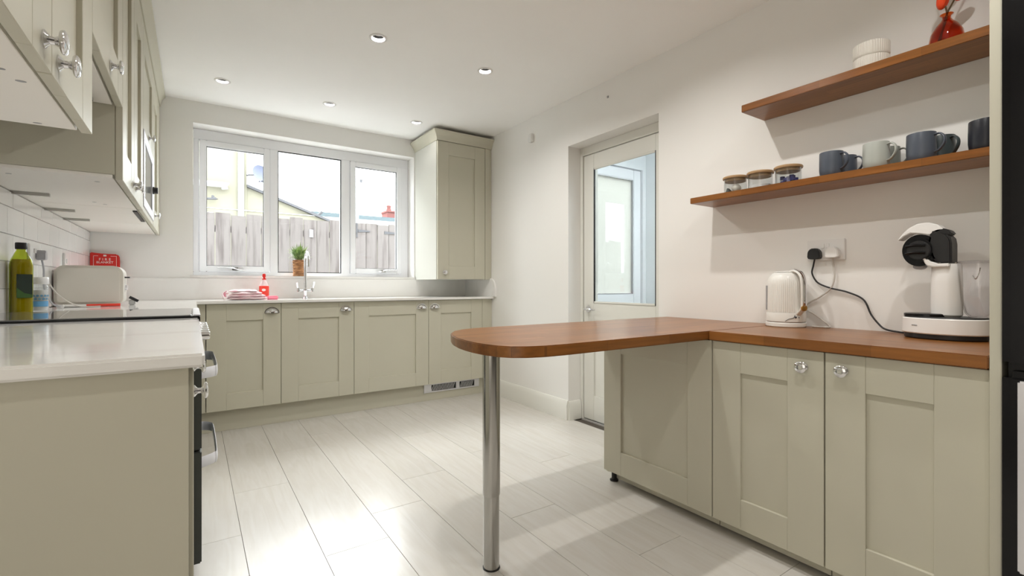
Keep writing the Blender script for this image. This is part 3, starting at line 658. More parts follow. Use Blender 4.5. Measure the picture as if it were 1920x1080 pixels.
# vase with flowers
vx, vy, vz = 2.235, 0.529, 1.8535
b = BM(); lathe(b, [(0, 0), (0.030, 0), (0.044, 0.010), (0.049, 0.032), (0.045, 0.060), (0.032, 0.086), (0.018, 0.102), (0.012, 0.112), (0.0125, 0.122), (0.019, 0.128), (0.017, 0.129), (0.0095, 0.121), (0.009, 0.112), (0.015, 0.100), (0.029, 0.084), (0.0415, 0.06), (0.045, 0.032), (0.040, 0.012), (0, 0.008)], 36, c=(vx, vy, vz))
tag(obj('bud_vase', b, ORANGEG, base=(vx, vy, vz)), 'round orange glass bud vase on the upper shelf', 'vase')
t = thing('flower_stems', 'orange red dried flowers standing in the orange vase', 'flowers', (vx, vy, vz+0.02))
for pts, tip in (([(vx-0.01, vy+0.03, vz+0.012), (vx-0.004, vy+0.012, vz+0.07), (vx, vy-0.001, vz+0.125), (vx-0.004, vy+0.008, vz+0.19), (vx-0.002, vy+0.012, vz+0.27)], 0), ([(vx-0.006, vy+0.02, vz+0.014), (vx, vy+0.002, vz+0.12), (vx, vy-0.025, vz+0.18), (vx-0.004, vy-0.055, vz+0.25)], 1)):
    b = BM(); tube(b, smooth_path(pts, 6), 0.0028, 7); obj('stem', b, STEM, t)
def petal(t, c, s, tilt, n=7):
    b = BM(); vs = ball(b, (0, 0, 0), 0.022, (0.8, 0.8, 1.5), 16)
    for v in vs:
        a = math.atan2(v.co.y, v.co.x); f = 1+0.10*math.cos(5*a); v.co.x *= f; v.co.y *= f
    bmesh.ops.scale(b, vec=(s, s, s), verts=b.verts); bmesh.ops.rotate(b, cent=(0, 0, 0), matrix=Euler(tilt).to_matrix(), verts=b.verts); bmesh.ops.translate(b, vec=c, verts=b.verts)
    obj('bloom', b, FLOWER, t)
petal(t, (vx-0.004, vy+0.010, vz+0.183), 1.0, (0.15, 0, 0)); petal(t, (vx, vy-0.048, vz+0.188), 1.0, (0.9, 0, 0)); petal(t, (vx, vy-0.02, vz+0.262), 1.0, (0.3, 0, 0))

# ---------------------------------------------------------------- spotlights, sensor, sockets
labs = ['recessed ceiling spotlight nearest the camera on the left', 'recessed ceiling spotlight at the far left above the cooker side', 'recessed ceiling spotlight in the middle of the row near the window', 'recessed ceiling spotlight over the breakfast bar side', 'recessed ceiling spotlight by the tall corner wall cabinet', 'added fill spotlight above the bar leg, outside the frame', 'added fill spotlight above the oak bar and right worktop, outside the frame', 'added fill spotlight above the camera on the left, outside the frame', 'added fill spotlight above the camera on the right, outside the frame']
LAMP_W = 7.4
b = BM(); lathe(b, [(0.0335, 0.006), (0.0335, 0), (0.036, -0.004), (0.047, -0.005), (0.0485, -0.003), (0.0485, -0.0004), (0.036, -0.0004)], 36, close=False); RINGM = None
for (sx_, sy_), lab in zip(SPOTS, labs):
    t = thing('ceiling_spotlight', lab, 'spotlight', (sx_, sy_, ZC), 'recessed ceiling spotlights')
    q = BM(); lathe(q, [(0.0325, 0.004), (0.0325, -0.001), (0.036, -0.0045), (0.046, -0.005), (0.0485, -0.003), (0.0485, -0.0003), (0.0335, -0.0003), (0.0332, 0.004)], 36, c=(sx_, sy_, ZC), close=True); obj('bezel', q, WPLAS, t)
    q = BM(); lathe(q, [(0.0332, 0.002), (0.0332, 0.05), (0.0320, 0.05), (0.0320, 0.002)], 32, c=(sx_, sy_, ZC), close=True); obj('can', q, CANIN, t)
    q = BM(); lathe(q, [(0, 0.020), (0.010, 0.019), (0.025, 0.022), (0.0262, 0.030), (0.018, 0.049), (0, 0.05)], 28, c=(sx_, sy_, ZC)); obj('lamp', q, BULB, t)
    ld = bpy.data.lights.new('lamp_glow', 'AREA'); ld.shape = 'DISK'; ld.size = 0.045; ld.energy = LAMP_W*(0.12 if sy_ > 3.5 else 1.0); ld.color = (1.0, 0.975, 0.93)
    lo = bpy.data.objects.new('lamp_glow', ld); C.objects.link(lo); lo.parent = t; lo.location = (0, 0, 0.012)
t = thing('door_sensor', 'small white box sensor high on the right wall', 'sensor', (XR, 3.163, 2.229))
bx('cover', XR-0.030, XR, 3.125, 3.165, 2.19, 2.262, WPLAS, t, bev=0.004); bx('bracket', XR-0.012, XR, 3.166, 3.195, 2.205, 2.24, WPLAS, t, bev=0.002)
tag(bx('wall_clip', XR-0.006, XR, 2.28, 2.292, 2.280, 2.293, GPLAS, base=(XR, 2.286, 2.286)), 'tiny grey clip on the right wall above the door', 'clip')
def socket(lab, X, sgn, ya, yb, z0, z1):
    t = thing('double_socket', lab, 'socket', (X, (ya+yb)/2, (z0+z1)/2))
    a, b = sorted((X, X+sgn*0.009)); bx('face_plate', a, b, ya, yb, z0, z1, WPLAS, t, bev=0.002)
    for k in (-1, 1):
        y = (ya+yb)/2+k*0.010; c, d = sorted((X+sgn*0.009, X+sgn*0.013)); bx('switch', c, d, y-0.006, y+0.006, z1-0.038, z1-0.018, WPLAS, t, bev=0.001)
    return t
socket('white double wall socket on the right wall above the oak worktop', XR, -1, 0.880, 1.030, 1.122, 1.214)
def plug(lab, X, sgn, y, z, m, s=1.0, cord=None):
    t = thing('plug', lab, 'plug', (X+sgn*0.009, y, z)); b = BM()
    pts = [(-0.026, -0.018), (-0.018, -0.024), (0.018, -0.024), (0.026, -0.018), (0.024, 0.010), (0.012, 0.024), (-0.012, 0.024), (-0.024, 0.010)]
    a, c = sorted((X+sgn*0.009, X+sgn*0.040)); prism(b, [(y+p[0]*s, z+p[1]*s) for p in pts], a, c, 'x'); obj('plug_body', b, m, t, bev=0.003)
    if cord:
        b = BM(); p0 = (X+sgn*0.025, y, z-0.022*s); tube(b, smooth_path([p0]+cord, 8), 0.0036, 8); obj('cord', b, m, t)
    return t
XW = XR-0.012
CORDW = mat('white_cord', (0.55, 0.52, 0.48), 0.4)
t = plug('black three-pin plug in the left socket with a black cord to the coffee machine', XR, -1, 0.992, 1.152, BLACKM, 1.0,
     [(XW, 1.003, 1.10), (XW, 1.008, 1.065), (XW, 0.985, 1.024), (XW, 0.935, 1.000), (XW, 0.870, 0.983), (XW, 0.811, 0.952), (XW-0.005, 0.783, 0.893), (XW-0.01, 0.756, 0.856), (XW-0.02, 0.729, 0.836), (XW-0.04, 0.680, 0.830), (XW-0.06, 0.640, 0.8295)])
t = plug('white three-pin plug in the right socket with a white cord to the kettle', XR, -1, 0.920, 1.155, WPLAS, 1.0,
     [(XW, 0.922, 1.10), (XW, 0.918, 1.05), (XW, 0.932, 1.000), (XW, 0.973, 0.962), (XW, 1.026, 0.928), (XW, 1.036, 0.904), (XW, 0.995, 0.879), (XW-0.01, 0.935, 0.834), (XW-0.03, 0.94, 0.829), (XW-0.04, 0.99, 0.829)])
for ch in t.children:
    if ch.name.startswith('cord'): ch.data.materials[0] = CORDW
XT = XL+0.0086
socket('white double socket on the tiles above the oil bottle', XT, 1, 2.80, 2.945, 1.105, 1.190)
plug('grey plug in the tiled wall socket with a cord hanging behind the jar', XT, 1, 2.905, 1.145, GPLAS, 0.9, [(XT+0.03, 2.91, 1.08), (XT+0.03, 2.92, 1.0), (XT+0.05, 2.95, 0.93), (XT+0.07, 3.05, 0.9080)])
t = thing('fused_switch', 'white switch plate on the tiles above the toaster', 'switch', (XT, 3.49, 1.14)); bx('face_plate', XT, XT+0.010, 3.455, 3.54, 1.10, 1.185, WPLAS, t, bev=0.002); bx('rocker', XT+0.010, XT+0.014, 3.488, 3.507, 1.13, 1.155, WPLAS, t, bev=0.001)

# ---------------------------------------------------------------- kettle
def kettle():
    x, y, z = 2.235, 1.082, 0.8252; t = thing('kettle', 'cream ribbed electric kettle with a gold accent on the oak worktop', 'kettle', (x, y, z)); KT = mat('cream_kettle_enamel', (0.76, 0.75, 0.715), 0.3)
    b = BM(); lathe(b, [(0, 0), (0.078, 0), (0.081, 0.004), (0.081, 0.018), (0.078, 0.021), (0, 0.021)], 40, c=(x, y, z)); obj('power_base', b, KT, t)
    b = BM(); lathe(b, [(0, 0.0215), (0.076, 0.0215), (0.0765, 0.024), (0.0765, 0.0245), (0, 0.0245)], 40, c=(x, y, z)); obj('base_ring', b, STEEL, t)  # recessed steel ring between power base and lower body
    b = BM(); lathe(b, [(0, 0.025), (0.079, 0.025), (0.0795, 0.062), (0.0785, 0.064), (0.0785, 0.0655), (0, 0.0655)], 40, c=(x, y, z)); obj('lower_body', b, KT, t)
    b = BM(); lathe(b, [(0, 0.066), (0.0785, 0.066), (0.0785, 0.10), (0.077, 0.185), (0.0745, 0.205), (0.067, 0.226), (0.055, 0.240), (0.045, 0.245), (0, 0.246)], 120, c=(x, y, z), rib=1, ribd=0.026); obj('ribbed_body', b, KT, t, ang=50)
    b = BM(); lathe(b, [(0, 0.2465), (0.047, 0.2462), (0.043, 0.250), (0.012, 0.252), (0, 0.252)], 30, c=(x, y, z)); obj('lid', b, KT, t)
    dx, dy = -0.42, -0.907  # handle direction
    def H(r, h): return (x+dx*r, y+dy*r, z+h)
    b = BM(); tube(b, smooth_path([H(0.030, 0.246), H(0.062, 0.249), H(0.092, 0.232), H(0.104, 0.195), H(0.106, 0.12), H(0.102, 0.085), H(0.078, 0.060)], 6), 0.01, 12, flat=(0.007, 0.0135)); obj('handle', b, KT, t)
    b = BM(); tube(b, smooth_path([H(0.060, 0.2585), H(0.095, 0.240), H(0.1125, 0.197), H(0.1145, 0.12), H(0.111, 0.098)], 6), 0.004, 10, flat=(0.0015, 0.0085)); obj('chrome_strip', b, CHROME, t)
    b = BM(); lathe(b, [(0, 0), (0.014, 0), (0.013, 0.006), (0, 0.008)], 20); k = shared('m', b, mat('brushed_gold', (0.45, 0.24, 0.06), 0.3, 0.9)); place_mesh('gold_button', k, t, H(0.1055, 0.088), (0, PI/2, math.atan2(dy, dx)))
    b = BM(); a0 = math.atan2(0.78, -0.62); px, py = x+0.0775*math.cos(a0), y+0.0775*math.sin(a0)
    bm2 = BM(); box(bm2, -0.0015, 0.003, -0.0075, 0.0075, 0.075, 0.185); me = shared('g', bm2, GPLAS); place_mesh('water_gauge', me, t, (px, py, z), (0, 0, a0))
    # little black print on the lower body: a sprig line with a round blossom
    av = math.atan2(dy, dx)-0.30
    def S(a, h): return (x+0.0805*math.cos(av+a), y+0.0805*math.sin(av+a), z+h)
    b = BM(); tube(b, smooth_path([S(-0.42, 0.028), S(-0.25, 0.038), S(-0.02, 0.043), S(0.06, 0.056)], 5), 0.0011, 6); ball(b, S(0.10, 0.046), 0.0045); ball(b, S(0.28, 0.045), 0.0022)
    obj('black_print', b, DARKINK, t)
kettle()

# ---------------------------------------------------------------- coffee machine
def coffee():
    x, y, z = 2.185, 0.522, 0.8252; t = thing('coffee_machine', 'white capsule coffee machine with a black round head and clear tank', 'coffee machine', (x, y, z)); S_ = (0.78, 1.0)
    b = BM(); lathe(b, [(0, 0), (0.108, 0), (0.112, 0.004), (0.112, 0.018), (0, 0.018)], 48, c=(x, y, z), sxy=S_); obj('black_foot', b, BLACKM, t)
    b = BM(); lathe(b, [(0, 0.0185), (0.116, 0.0185), (0.119, 0.022), (0.117, 0.070), (0.114, 0.073), (0, 0.073)], 56, c=(x, y, z), sxy=S_); obj('white_base', b, WPLAS, t)
    b = BM(); lathe(b, [(0, 0.0735), (0.112, 0.0735), (0.110, 0.077), (0, 0.077)], 48, c=(x, y, z), sxy=S_); obj('tray_surround', b, BLACKM, t)
    b = BM(); lathe(b, [(0, 0.0775), (0.060, 0.0775), (0.060, 0.086), (0.055, 0.088), (0, 0.088)], 36, c=(x-0.012, y+0.050, z), sxy=(0.9, 1)); obj('drip_tray', b, BLACKG, t)
    # column
    b = BM(); lathe(b, [(0, 0.0775), (0.034, 0.0775), (0.040, 0.084), (0.041, 0.12), (0.040, 0.20), (0.038, 0.255), (0.034, 0.262), (0, 0.262)], 36, c=(x+0.005, y-0.004, z), sxy=(1.0, 1.05)); obj('column', b, WPLAS, t)
    # head, in profile (y, z) extruded in x with rounded edges
    def prof(pts, x0, x1, m, name, bev=0.008):
        b = BM(); prism(b, [(p[0], p[1]) for p in pts], x0, x1, 'x'); return obj(name, b, m, t, bev=bev, ang=50)
    Z = z
    neck = [(0.496, Z+0.262), (0.496, Z+0.330), (0.499, Z+0.350), (0.510, Z+0.366), (0.528, Z+0.378), (0.552, Z+0.385), (0.560, Z+0.33), (0.548, Z+0.285), (0.530, Z+0.262)]
    prof(neck, x-0.034, x+0.038, BLACKM, 'neck', 0.006)
    b = BM(); cy, cz = y+0.062, Z+0.312
    prism(b, [(cy+0.050*math.cos(2*PI*k/40), cz+0.057*math.sin(2*PI*k/40)) for k in range(40)], x-0.040, x+0.040, 'x'); obj('round_head', b, BLACKG, t, bev=0.012, ang=50)
    b = BM(); prism(b, [(cy+0.034*math.cos(2*PI*k/30)-0.002, cz+0.034*math.sin(2*PI*k/30)) for k in range(30)], x-0.048, x-0.040, 'x'); obj('side_ring', b, BLACKM, t, bev=0.003)
    for dz in (-0.012, 0.014):
        b = BM(); tube(b, smooth_path([(x-0.049, cy+0.034, cz+dz), (x-0.051, cy+0.01, cz+dz+0.004), (x-0.049, cy-0.022, cz+dz+0.002)], 5), 0.005, 8); obj('side_rib', b, BLACKG, t)
    # dark round cap at the top of the neck
    b = BM(); prism(b, [(0.528+0.030*math.cos(PI*k/16), Z+0.362+0.024*math.sin(PI*k/16)) for k in range(17)], x-0.030, x+0.030, 'x'); obj('hinge_cap', b, BLACKM, t, bev=0.006)
    # white lid arching over the head with a pointed lever
    arc = [(0.518, Z+0.382), (0.535, Z+0.400), (0.560, Z+0.410), (0.590, Z+0.408), (0.615, Z+0.394), (0.634, Z+0.374), (0.648, Z+0.352), (0.642, Z+0.352), (0.628, Z+0.366), (0.610, Z+0.376), (0.585, Z+0.372), (0.560, Z+0.366), (0.545, Z+0.366)]
    prof(arc, x-0.030, x+0.030, WPLAS, 'lever_lid', 0.004)
    chin = [(0.500, Z+0.263), (0.530, Z+0.2625), (0.552, Z+0.272), (0.566, Z+0.288), (0.574, Z+0.281), (0.562, Z+0.258), (0.545, Z+0.250), (0.500, Z+0.250)]
    prof(chin, x-0.043, x+0.040, WPLAS, 'chin', 0.003)
    b = BM(); prism(b, [(cy+0.006+0.016*math.cos(2*PI*k/20), cz-0.058+0.010*math.sin(2*PI*k/20)) for k in range(20)], x-0.020, x+0.020, 'x'); obj('outlet', b, GPLAS, t, bev=0.003)
    # tank
    b = BM(); tx, ty = x+0.006, 0.437
    lathe(b, [(0, 0.078), (0.022, 0.078), (0.034, 0.092), (0.046, 0.150), (0.052, 0.215), (0.053, 0.262), (0.050, 0.262), (0.049, 0.215), (0.043, 0.150), (0.031, 0.094), (0.02, 0.082), (0, 0.081)], 36, c=(tx, ty, z)); obj('water_tank', b, SMOKE, t)
    b = BM(); lathe(b, [(0, 0.2625), (0.054, 0.2625), (0.054, 0.267), (0.048, 0.270), (0, 0.271)], 36, c=(tx, ty, z)); obj('tank_lid', b, glassy('clear_lid', (0.90, 0.88, 0.89), 1.5, 0.1), t)
    b = BM(); tube(b, smooth_path([(tx-0.040, ty-0.012, z+0.245), (tx-0.050, ty-0.010, z+0.225), (tx-0.046, ty-0.002, z+0.208), (tx-0.041, ty+0.006, z+0.22)], 6), 0.0018, 6); obj('tank_clip', b, CHROME, t)
    a = math.radians(148); px, py = x+0.1185*0.78*math.cos(a), y+0.1185*math.sin(a)
    tn = math.atan2(math.cos(a)*1.0*1.0, -math.sin(a)*0.78)
    b = BM()
    for k in range(6): box(b, -0.0095+k*0.0034, -0.0072+k*0.0034, -0.0004, 0.0004, -0.0018-(0.0006 if k == 3 else 0), 0.0018)
    me = shared('mark', b, GPLAS); place_mesh('printed_mark', me, t, (px, py, z+0.047), (0, 0, tn))
coffee()

# ---------------------------------------------------------------- left worktop objects
def bottle():
    x, y, z = -0.545, 2.548, WT+0.0002; t = thing('oil_bottle', 'green glass olive oil bottle with a black cap and dark label', 'bottle', (x, y, z)); sq = 0.033
    def sring(bm, prof, seg=32, pw=4.0, sc=1.0):
        rings = []
        for r, h, p in prof:
            ring = []
            for k in range(seg):
                a = 2*PI*k/seg+0.4; c, s = math.cos(a-0.4), math.sin(a-0.4)
                f = (abs(c)**p+abs(s)**p)**(-1/p); px, py = r*sc*f*c, r*sc*f*s
                ca, sa = math.cos(0.5), math.sin(0.5)
                ring.append(bm.verts.new((x+px*ca-py*sa, y+px*sa+py*ca, z+h)))
            rings.append(ring)
        for i in range(len(rings)-1):
            for k in range(seg): bm.faces.new((rings[i][k], rings[i][(k+1) % seg], rings[i+1][(k+1) % seg], rings[i+1][k]))
        bm.faces.new(rings[0][::-1]); bm.faces.new(rings[-1])
    P1 = [(0.026, 0, 4), (0.030, 0.004, 4), (0.030, 0.16, 4), (0.0305, 0.185, 3.5), (0.028, 0.205, 3), (0.018, 0.232, 2), (0.0135, 0.240, 2), (0.0135, 0.246, 2)]
    b = BM(); sring(b, P1); obj('glass_body', b, GREENG, t)
    b = BM(); sring(b, [(0.024, 0.004, 4), (0.0275, 0.007, 4), (0.0275, 0.16, 4), (0.028, 0.185, 3.5), (0.0262, 0.2, 3), (0.024, 0.207, 3)]); obj('oil', b, OIL, t)
    b = BM(); lathe(b, [(0, 0.246), (0.0165, 0.246), (0.017, 0.249), (0.017, 0.268), (0.0155, 0.271), (0, 0.2715)], 24, c=(x, y, z)); obj('cap', b, BLACKM, t)
    ca, sa = math.cos(0.5), math.sin(0.5)
    bb = BM(); box(bb, -0.022, 0.022, -0.0318, -0.0306, 0.060, 0.150); me = shared('lbl', bb, LABELD); place_mesh('label', me, t, (x, y, z), (0, 0, 0.5+0.35*0))
    bb = BM(); prism(bb, [(-0.0215, 0.0605), (0.0215, 0.0605), (0.0215, 0.072), (0.0, 0.078), (-0.0215, 0.098)], -0.0323, -0.0319, 'y'); me = shared('lb2', bb, mat('olive_green_print', (0.05, 0.12, 0.03), 0.4)); place_mesh('label_band', me, t, (x, y, z), (0, 0, 0.5))
bottle()
def saltjar():
    x, y, z = -0.518, 2.665, WT+0.0002; t = thing('small_jar', 'small clear jar with blue patterned label beside the oil bottle', 'jar', (x, y, z))
    b = BM(); lathe(b, [(0, 0), (0.0265, 0), (0.029, 0.004), (0.029, 0.100), (0.025, 0.108), (0.025, 0.112), (0.022, 0.112), (0.022, 0.108), (0.026, 0.098), (0.026, 0.005), (0, 0.004)], 30, c=(x, y, z)); obj('glass_body', b, CLEAR, t)
    b = BM(); lathe(b, [(0, 0.0045), (0.0255, 0.0055), (0.0255, 0.088), (0, 0.090)], 30, c=(x, y, z)); o = obj('salt', b, SALT, t)
    b = BM(); lathe(b, [(0, 0.1125), (0.0285, 0.1125), (0.0295, 0.116), (0.0295, 0.137), (0.027, 0.141), (0, 0.141)], 48, c=(x, y, z), rib=1, ribd=0.03); obj('lid', b, mat('clear_white_lid', (0.74, 0.75, 0.77), 0.2), t)
    def arcp(h0, h1, m, nm, rr=0.0293, r1=0.0299):
        b = BM(); pts = []; a0, a1 = -2.3, -0.3; n = 14
        o_ = [(x+r1*math.cos(a0+(a1-a0)*k/n), y+r1*math.sin(a0+(a1-a0)*k/n)) for k in range(n+1)]; i_ = [(x+rr*math.cos(a0+(a1-a0)*k/n), y+rr*math.sin(a0+(a1-a0)*k/n)) for k in range(n+1)]
        prism(b, o_+i_[::-1], z+h0, z+h1, 'z'); return obj(nm, b, m, t)
    arcp(0.022, 0.044, LABELB, 'blue_band')
    dm = mat('blue_dots', (0.10, 0.25, 0.40), 0.5)
    for r in range(2):
        for k in range(5):
            a = -2.15+0.4*k+0.2*r; b = BM(); prism(b, [(0.0045*math.cos(2*PI*j/10), 0.0045*math.sin(2*PI*j/10)) for j in range(10)], -0.0004, 0.0006, 'y'); me = shared('dot', b, dm)
            place_mesh('dot', me, t, (x+0.0297*math.cos(a), y+0.0297*math.sin(a), z+0.053+0.0125*r), (0, 0, a+PI/2))
saltjar()
def toaster():
    x0, x1, y0, y1, z0, z1 = -0.574, -0.305, 3.20, 3.37, WT+0.0002, 1.113; t = thing('toaster', 'white rounded two-slot toaster on the worktop in the left corner', 'toaster', ((x0+x1)/2, 3.28, z0))
    b = BM(); n = 10; R = 0.045; pts = []
    for (cx_, cz_, a) in ((x1-R, z1-R, 0), (x0+R, z1-R, PI/2), (x0+0.03, z0+0.008+0.03, PI), (x1-0.03, z0+0.008+0.03, 3*PI/2)):
        rr = R if cz_ > 1 else 0.03
        pts += [(cx_+rr*math.cos(a+PI/2*k/n), cz_+rr*math.sin(a+PI/2*k/n)) for k in range(n+1)]
    prism(b, pts, y0, y1, 'y'); obj('shell', b, mat('matt_white_toaster', (0.62, 0.59, 0.53), 0.38), t, bev=0.014, ang=60)
    for k in (0, 1): bx('slot', x0+0.05, x1-0.05, y0+0.045+k*0.05, y0+0.07+k*0.05, z1-0.004, z1+0.0006, BLACKM, t)
    bx('base', x0+0.03, x1-0.03, y0+0.02, y1-0.02, z0, z0+0.012, BLACKM, t)
    bx('lever', x1, x1+0.022, y0+0.065, y0+0.105, z0+0.146, z0+0.153, BLACKM, t, bev=0.001)
    bx('lever_slot', x1-0.001, x1+0.0008, y0+0.080, y0+0.088, z0+0.07, z0+0.16, GPLAS, t)
    b = BM(); lathe(b, [(0, 0), (0.014, 0), (0.013, 0.012), (0, 0.013)], 20); me = shared('dial', b, SATIN); place_mesh('dial', me, t, (x1-0.0005, y0+0.085, z0+0.095), (0, PI/2, 0))
toaster()
t = thing('gas_lighter', 'white and red stick lighter lying in front of the toaster', 'lighter', (-0.42, 3.13, WT))
b = BM(); tube(b, [(-0.52, 3.13, WT+0.0075), (-0.44, 3.135, WT+0.0075)], 0.0055, 10); obj('barrel', b, WPLAS, t)
b = BM(); tube(b, [(-0.44, 3.135, WT+0.0075), (-0.31, 3.145, WT+0.0075)], [0.006, 0.0075], 10); obj('grip', b, RED2, t)
t = thing('white_cable', 'loose white cable curling down by the small jar to the worktop', 'cable', (-0.5, 3.0, WT))
b = BM(); tube(b, smooth_path([(-0.545, 2.95, 1.03), (-0.525, 2.965, 0.985), (-0.495, 2.99, 0.945), (-0.46, 3.03, 0.915), (-0.425, 3.06, WT+0.004), (-0.38, 3.08, WT+0.004)], 6), 0.0028, 8); obj('cord', b, CORDW, t)
bx('connector', -0.53, -0.505, 3.02, 3.04, WT+0.0003, WT+0.016, WPLAS, t, bev=0.002)
t = thing('black_brush', 'small black handled brush lying at the right end of the toaster', 'brush', (-0.27, 3.27, WT))
b = BM(); box(b, -0.022, 0.022, -0.013, 0.013, -0.007, 0.007); me = shared('br', b, BLACKM); place_mesh('handle', me, t, (-0.268, 3.30, WT+0.032), (0, 0.55, 0)); b = BM(); box(b, -0.290, -0.262, 3.288, 3.312, WT+0.0003, WT+0.028); obj('head', b, mat('clear_grey_plastic', (0.42, 0.42, 0.42), 0.2), t, bev=0.004)
# red blanket packet in the corner
t = thing('fire_blanket_packet', 'red packet with white lettering in the corner behind the toaster', 'packet', (-0.5, 4.24, 1.07))
b = BM(); pts = [(-0.578, 1.236), (-0.555, 1.232), (-0.52, 1.228), (-0.48, 1.226), (-0.437, 1.226), (-0.422, 1.210), (-0.420, 1.10), (-0.420, 0.906), (-0.578, 0.906)]
prism(b, pts, 4.236, 4.256, 'y'); obj('pouch', b, RED, t, bev=0.005)
text_obj('printed_word', 'F I R E', 0.024, WHITEINK, t, (-0.500, 4.2353, 1.187), (PI/2, 0, 0)); text_obj('printed_word', 'BLANKET', 0.021, WHITEINK, t, (-0.500, 4.2353, 1.167), (PI/2, 0, 0))
b = BM(); box(b, -0.508, -0.492, 4.2348, 4.2358, 1.208, 1.2195); obj('printed_emblem', b, WHITEINK, t, bev=0.002)
b = BM()
for a in ((-0.560, -0.558, 1.12, 1.212), (-0.440, -0.438, 1.12, 1.212), (-0.560, -0.535, 1.210, 1.212), (-0.470, -0.438, 1.210, 1.212)): box(b, a[0], a[1], 4.2350, 4.2358, a[2], a[3])
obj('printed_border', b, WHITEINK, t)

# ---------------------------------------------------------------- sink side: tap, plant, soap, towel, sponge
t = thing('mixer_tap', 'chrome swan-neck mixer tap with two lever handles below the window', 'tap', (0.765, 4.17, WT)); x, y = 0.765, 4.17
b = BM(); lathe(b, [(0, 0), (0.024, 0), (0.024, 0.006), (0.015, 0.012), (0.014, 0.05), (0.0165, 0.055), (0.0165, 0.075), (0.013, 0.082), (0, 0.083)], 28, c=(x, y, WT)); obj('base', b, CHROME, t)
b = BM(); tube(b, smooth_path([(x, y, WT+0.08), (x, y, WT+0.20), (x, y, WT+0.30), (x, y-0.012, WT+0.345), (x, y-0.05, WT+0.372), (x, y-0.09, WT+0.362), (x, y-0.125, WT+0.325), (x, y-0.135, WT+0.275), (x, y-0.135, WT+0.255)], 6), 0.0105, 14); obj('spout', b, CHROME, t)
for s in (-1, 1):
    b = BM(); tube(b, smooth_path([(x+s*0.010, y, WT+0.062), (x+s*0.035, y, WT+0.060), (x+s*0.052, y, WT+0.066)], 4), 0.0095, 12); lathe(b, [(0, 0.052), (0.011, 0.053), (0.012, 0.078), (0.009, 0.084), (0, 0.085)], 18, c=(x+s*0.053, y, WT))
    tube(b, smooth_path([(x+s*0.053, y, WT+0.075), (x+s*0.062, y-0.006, WT+0.10), (x+s*0.066, y-0.014, WT+0.130)], 4), 0.0055, 10, flat=(0.005, 0.007)); obj('lever_handle', b, CHROME, t)
# plant
t = thing('potted_plant', 'bushy green plant in a brown woven pot on the window sill', 'plant', (0.755, 4.37, 1.086)); px, py, pz = 0.753, 4.362, 1.0865
b = BM(); n = 12
for i in range(n):
    h0, h1 = i*0.139/n, (i+1)*0.139/n; r = 0.047+0.004*i/n
    lathe(b, [(r-0.002, h0), (r+0.0018, h0+0.003), (r+0.0018, h1-0.003), (r-0.002, h1)], 32, c=(px, py, pz), rib=1, ribd=0.05*(1 if i % 2 else -1))
obj('woven_pot', b, WICKER, t, smooth=False)
b = BM(); lathe(b, [(0, 0.125), (0.045, 0.125), (0.045, 0.130), (0, 0.133)], 24, c=(px, py, pz)); obj('soil', b, mat('dark_soil', (0.04, 0.03, 0.02), 0.9), t)
b = BM(); rnd = random.Random(3)
for k in range(360):
    a = rnd.uniform(0, 2*PI); el = rnd.uniform(0.15, 1.5); L = rnd.uniform(0.06, 0.150)
    d = Vector((0.72*math.cos(a)*math.cos(el), 0.5*math.sin(a)*math.cos(el), math.sin(el))); s = Vector((px+0.025*math.cos(a)*rnd.random(), py+0.02*math.sin(a)*rnd.random(), pz+0.13+rnd.uniform(0, 0.04)))
    e = s+d*L; e.z -= 0.015*rnd.random(); m_ = (s+e)/2+Vector((0, 0, 0.010)); w = Vector((-math.sin(a), math.cos(a), 0.3*rnd.uniform(-1, 1))).normalized()*rnd.uniform(0.0035, 0.006)
    if e.y > 4.415: continue
    vs = [b.verts.new(s), b.verts.new(m_+w), b.verts.new(e), b.verts.new(m_-w)]; b.faces.new(vs)
o = obj('foliage', b, LEAF, t, smooth=False); o['kind'] = 'stuff'
# washing up liquid
t = thing('washing_up_bottle', 'red labelled washing-up liquid bottle behind the folded towel', 'bottle', (0.455, 4.16, WT)); x, y = 0.462, 4.16
b = BM(); lathe(b, [(0, 0.0003), (0.030, 0.0003), (0.033, 0.006), (0.034, 0.075), (0.030, 0.105), (0.019, 0.135), (0.0125, 0.145), (0.0125, 0.150), (0, 0.150)], 30, c=(x, y, WT), sxy=(1, 0.62)); obj('body', b, mat('pale_pink_clear_plastic', (0.86, 0.72, 0.74), 0.25), t)
b = BM(); lathe(b, [(0.0342, 0.020), (0.0348, 0.022), (0.0348, 0.100), (0.0315, 0.102)], 30, c=(x, y, WT), sxy=(1, 0.62)); obj('label', b, RED2, t)
b = BM(); ball(b, (x-0.004, y-0.0205, WT+0.07), 0.014, (1, 0.15, 0.8)); obj('label_print', b, WHITEINK, t)
b = BM(); lathe(b, [(0, 0.150), (0.014, 0.150), (0.014, 0.160), (0.008, 0.164), (0.008, 0.170), (0.012, 0.173), (0.012, 0.190), (0.008, 0.197), (0, 0.198)], 24, c=(x, y, WT)); obj('cap', b, RED, t)
